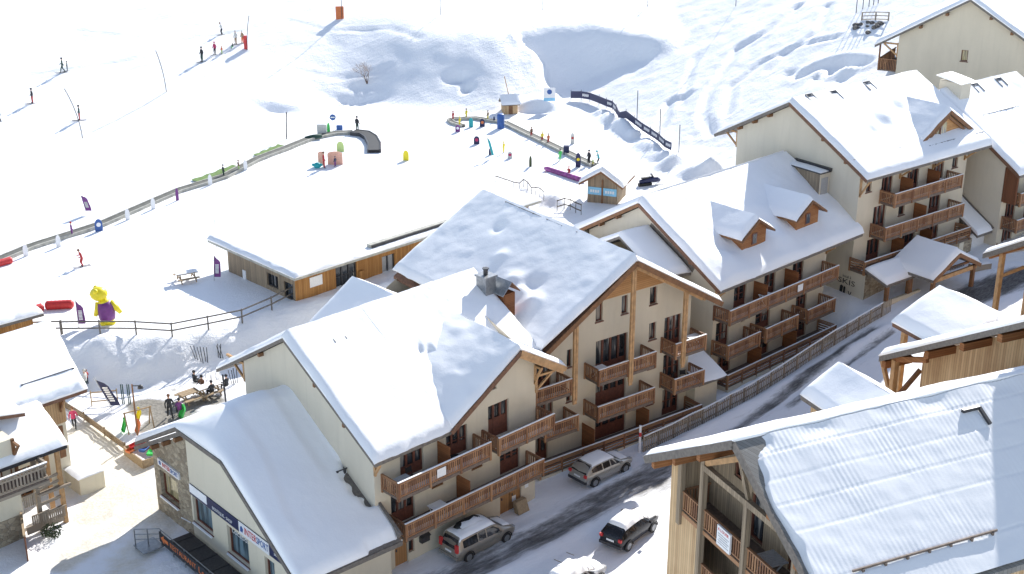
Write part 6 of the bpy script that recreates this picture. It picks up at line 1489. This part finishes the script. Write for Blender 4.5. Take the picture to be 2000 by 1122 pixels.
for i,(x,y) in enumerate(((386,704),(395,706),(404,707),(428,700),(436,703),(456,752),(462,748))):
    q=gp(x,y); m2=MB(); 
    for s in (-.06,.06): m2.beam((s,0,-.2),(s*2-.35+.14*(i%4),.1,1.15),.055,.02)
    tag(m2.build('ski_pair',M['dark'],None,loc=q),'dark skis stuck in the snow bank left of the beige gable','skis','skis stood in the snow')
# utility box, gate board, bench, mailbox, shrub
b=at(163,950,0); t=thing('utility_box','cream utility box capped with snow beside the left chalet','box',b,R(45)); MB().box(-.7,-1.0,-.3,1.0,.8,1.15).build('body',M['cream'],t); snow_slab('snow_cover',[(-.78,-1.08,1.16),(1.08,-1.08,1.16),(1.08,.88,1.16),(-.78,.88,1.16)],.22,t,amp=.05)
b=at(60,1040,0); t=thing('gate_board','dark wooden gate board standing open in front of the stone base','gate',at(52,1075,0),R(112)); MB().box(-1.3,-.04,0,1.3,.04,1.7).build('board',M['brown'],t); MB().box(-1.35,-.07,1.704,1.35,.07,1.8).build('cap',M['mesh'],t); MB().box(1.3,-.06,-.2,1.42,.06,1.75).build('post',M['timberd'],t)
b=at(1910,548,2.6); t=thing('snowy_bench','low snow dusted wooden block bench near the porch','bench',(b.x,b.y,H(b.x,b.y)),R(20)); MB().box(-.9,-.35,-.1,.9,.35,.5).build('block',M['slat'],t); snow_slab('snow_cover',[(-.85,-.3,.505),(.85,-.3,.505),(.85,.3,.505),(-.85,.3,.505)],.08,t,amp=.02)
def scatter_leaves(mb,c,r,n,s,seed,m=0,flat=1.0):
    rd=random.Random(seed)
    for i in range(n):
        a=rd.uniform(0,6.283); u=rd.uniform(-1,1); q=r*rd.uniform(.35,1)**.6; rr=math.sqrt(1-u*u)
        p=Vector(c)+Vector((rr*math.cos(a)*q,rr*math.sin(a)*q,u*q*flat)); d=Vector((rd.uniform(-1,1),rd.uniform(-1,1),rd.uniform(-1,1))).normalized()*s; e=d.orthogonal().normalized()*s*.5
        mb.poly([p-d,p+e,p+d,p-e],m)
t=thing('small_shrub','scrubby dark shrub in the snow under the grey stair','shrub',at(103,1050,0)); mb=MB(); scatter_leaves(mb,(0,0,.45),.65,220,.10,5,flat=.7); mb.build('foliage',M['fir'],t); mb=MB()
for i in range(5): mb.tube((0,0,-.2),(.3*math.cos(i*1.3),.3*math.sin(i*1.3),.6),.02,.01,n=5)
mb.build('stems',M['bark'],t)
# bare bush on the slope
b=gp(717,163); t=thing('bare_bush','leafless frosty bush alone on the slope','bush',b); rd=random.Random(4); mb=MB(); tw=MB()
def twig(p,d,l,r,lev):
    q=p+d*l; (mb if lev<2 else tw).tube(p,q,r,r*.65,n=5,cap=False)
    if lev<5:
        for k in range(3 if lev<3 else 2):
            e=(d+Vector((rd.uniform(-.8,.6),rd.uniform(-.8,.8),rd.uniform(-.35,.5)))).normalized(); twig(q,e,l*rd.uniform(.6,.85),r*.6,lev+1)
for k in range(4): twig(Vector((0,0,-.1)),Vector((rd.uniform(-.5,.3),rd.uniform(-.4,.4),1)).normalized(),.95,.05,0)
mb.build('trunk',M['bark'],t); tw.build('twigs',plain('frosty_twigs',(.42,.36,.33),.9,.2),t)
# rocks in the retaining bank at the top right
rd=random.Random(9)
for i in range(16):
    x=1665+rd.uniform(0,62); y=43+rd.uniform(0,22)+(x-1665)*.05; q=gp(x,y); r=rd.uniform(.2,.45); me=bmesh.new(); bmesh.ops.create_icosphere(me,subdivisions=2,radius=r)
    for v in me.verts: v.co*=1+.35*noise.noise(v.co*2.2+Vector((i,0,0))); v.co.z*=.75
    m_=bpy.data.meshes.new('boulder'); me.to_mesh(m_); me.free(); m_.materials.append(M['rock']); o=bpy.data.objects.new('boulder',m_); COL.objects.link(o); o.location=q+Vector((0,0,r*.15)); tag(o,'dark boulder in the snowy retaining bank below the footbridge','boulder','boulders below the footbridge')
# snowmobile cluster by the kiosk
b=gp(1268,362); t=thing('snow_scooter','dark snow scooter parked behind the log dormer house','snow scooter',b,.4)
mb=MB(); mb.path([(-1.1,0,.45),(-.4,0,.55),(.2,0,.6),(.8,0,.55),(1.2,0,.4)],[.2,.26,.3,.32,.14],10); mb.build('body',M['navy'],t,smooth=True); MB().box(-.9,-.16,.75,.1,.16,.9).build('seat',M['black'],t); MB().extr([(.35,-.3,.85),(.35,.3,.85),(.15,.22,1.25),(.15,-.22,1.25)],(.03,0,0)).build('windscreen',M['glass'],t); MB().beam((.25,-.4,1.0),(.25,.4,1.0),.04,.04).build('handlebar',M['black'],t); MB().box(-1.2,-.22,.02,.2,.22,.3).build('track',M['black'],t)
for s in (-1,1): MB().beam((.4,s*.45,.08),(1.5,s*.45,.12),.12,.05).build('front_ski',M['metal'],t)
# things on balconies (positions in each house's own axes)
def inl(b_,p): return (Matrix.Translation(b_.location)@Matrix.Rotation(b_.rotation_euler.z,4,'Z'))@Vector(p)
def folding_table(b_,p,label,rz=0,m='white'):
    t=thing('folding_table',label,'table',inl(b_,p),b_.rotation_euler.z+rz,'small tables on balconies'); m2=MB(); m2.box(-.5,-.32,.70,.5,.32,.73); m2.build('table_top',M[m],t)
    for x in (-.4,.4): m2=MB(); m2.beam((x,-.3,0),(x,.3,.7),.04,.04); m2.beam((x+.02,.3,0),(x+.02,-.3,.7),.04,.04); m2.build('leg_pair',M[m],t)
    return t
folding_table(b1,(3.3,-.8,2.76),'white folding table on the first house, lower long balcony'); folding_table(b1,(.75,-.9,5.51),'round black and white table on the first house, upper balcony corner',m='grey'); folding_table(b2,(.6,-.8,5.41),'white folding table on the upper balcony under the timber gable'); folding_table(b3,(4.9,-.9,5.66),'white table on the long top balcony of the log dormer house'); folding_table(b2,(9.0,-.8,5.46),'snow white table on the upper right balcony under the timber gable'); folding_table(b4,(9.3,-.9,10.16),'white table on the top balcony of the tall house')
def deck_chair(b_,p,label,m='black',rz=0):
    t=thing('balcony_chair',label,'chair',inl(b_,p),b_.rotation_euler.z+rz,'chairs on balconies'); MB().box(-.22,-.22,.4,.22,.22,.44).build('seat',M[m],t); m2=MB(); m2.beam((-.2,.22,.42),(-.2,.34,.95),.03,.03); m2.beam((.2,.22,.42),(.2,.34,.95),.03,.03); m2.box(-.2,.27,.6,.2,.3,.92); m2.build('backrest',M[m],t)
    for x in (-.2,.2):
        for y in (-.2,.2): MB().box(x-.015,y-.015,0,x+.015,y+.015,.4).build('leg',M[m],t)
deck_chair(b1,(1.6,-.7,5.51),'black balcony chair beside the round table on the first house'); deck_chair(b1,(4.4+.5,-.6,5.51),'black balcony chair by the slatted screen on the first house',rz=1); deck_chair(b2,(7.6,-.8,2.81),'black balcony chair on the lower right balcony, left of two',rz=.5); deck_chair(b2,(8.2,-.9,2.81),'black balcony chair on the lower right balcony, right of two',rz=-.4)
t=thing('folding_table','grey slatted folding table in the loggia of the weathered chalet','table',inl(ca,(.65,-4.0,12.31)),ca.rotation_euler.z,'small tables on balconies')
m2=MB()
for i in range(9): m2.box(-.5,-.55+.125*i,.72,.5,-.45+.125*i,.75)
m2.build('table_top',M['grey'],t)
for y in (-.4,.4): m2=MB(); m2.beam((-.4,y,0),(.4,y,.7),.05,.05); m2.beam((.4,y+.03,0),(-.4,y+.03,.7),.05,.05); m2.build('leg_pair',M['grey'],t)
for b_,p,l in ((b1,(3.05,-1.56,6.0),'white notice on the upper balcony railing of the first house'),(b3,(8.3,-1.56,6.15),'white notice on the long top balcony railing of the log dormer house')):
    tag(MB().box(-.32,-.02,-.25,.32,.0,.28).build('railing_notice',M['white'],None,loc=inl(b_,p),rz=b_.rotation_euler.z),l,'notice')
cb=inl(b1,(11.3,-.45,.02)); tag(MB().hexa([(-.45,-.3,0),(.45,-.3,0),(.45,.1,0),(-.45,.1,0),(-.45,0,.75),(.45,0,.75),(.45,.3,.75),(-.45,.3,.75)]).build('cardboard_sheet',M['mesh'],None,loc=inl(b1,(10.3,-.5,.02)),rz=b1.rotation_euler.z),'tan cardboard sheet leaning at the garage door','cardboard')
# ============================================================ light and camera
w=bpy.data.worlds.new('World'); scene.world=w; w.use_nodes=True
nt=w.node_tree; bg=nt.nodes['Background']
sky=nt.nodes.new('ShaderNodeTexSky'); sky.sky_type='NISHITA'; sky.sun_disc=False
SEL=R(30); SDIR=Vector((.43,.903)).normalized()
sky.sun_elevation=SEL; sky.sun_rotation=math.atan2(SDIR.x,SDIR.y); sky.altitude=1700; sky.air_density=1.0; sky.dust_density=.6
hs=nt.nodes.new('ShaderNodeHueSaturation'); hs.inputs['Saturation'].default_value=.75; nt.links.new(sky.outputs[0],hs.inputs['Color']); nt.links.new(hs.outputs[0],bg.inputs[0]); bg.inputs[1].default_value=.125
sl=bpy.data.lights.new('sun','SUN'); sl.energy=4.1; sl.angle=R(.53); sl.color=(1,.965,.91)
so=bpy.data.objects.new('sun',sl); COL.objects.link(so)
sd=Vector((SDIR.x*math.cos(SEL),SDIR.y*math.cos(SEL),math.sin(SEL)))
so.rotation_euler=sd.to_track_quat('Z','Y').to_euler(); so.location=(40,200,120)
cam=bpy.data.cameras.new('camera'); cam.lens=F/2000*36; cam.sensor_width=36; cam.clip_end=2000; cam.clip_start=.5
co=bpy.data.objects.new('camera',cam); COL.objects.link(co); co.location=(0,0,CH); co.rotation_euler=(R(90)-TH,0,0)
scene.camera=co
vs=scene.view_settings; vs.view_transform='Standard'; vs.look='None'; vs.gamma=1; vs.exposure=1.0
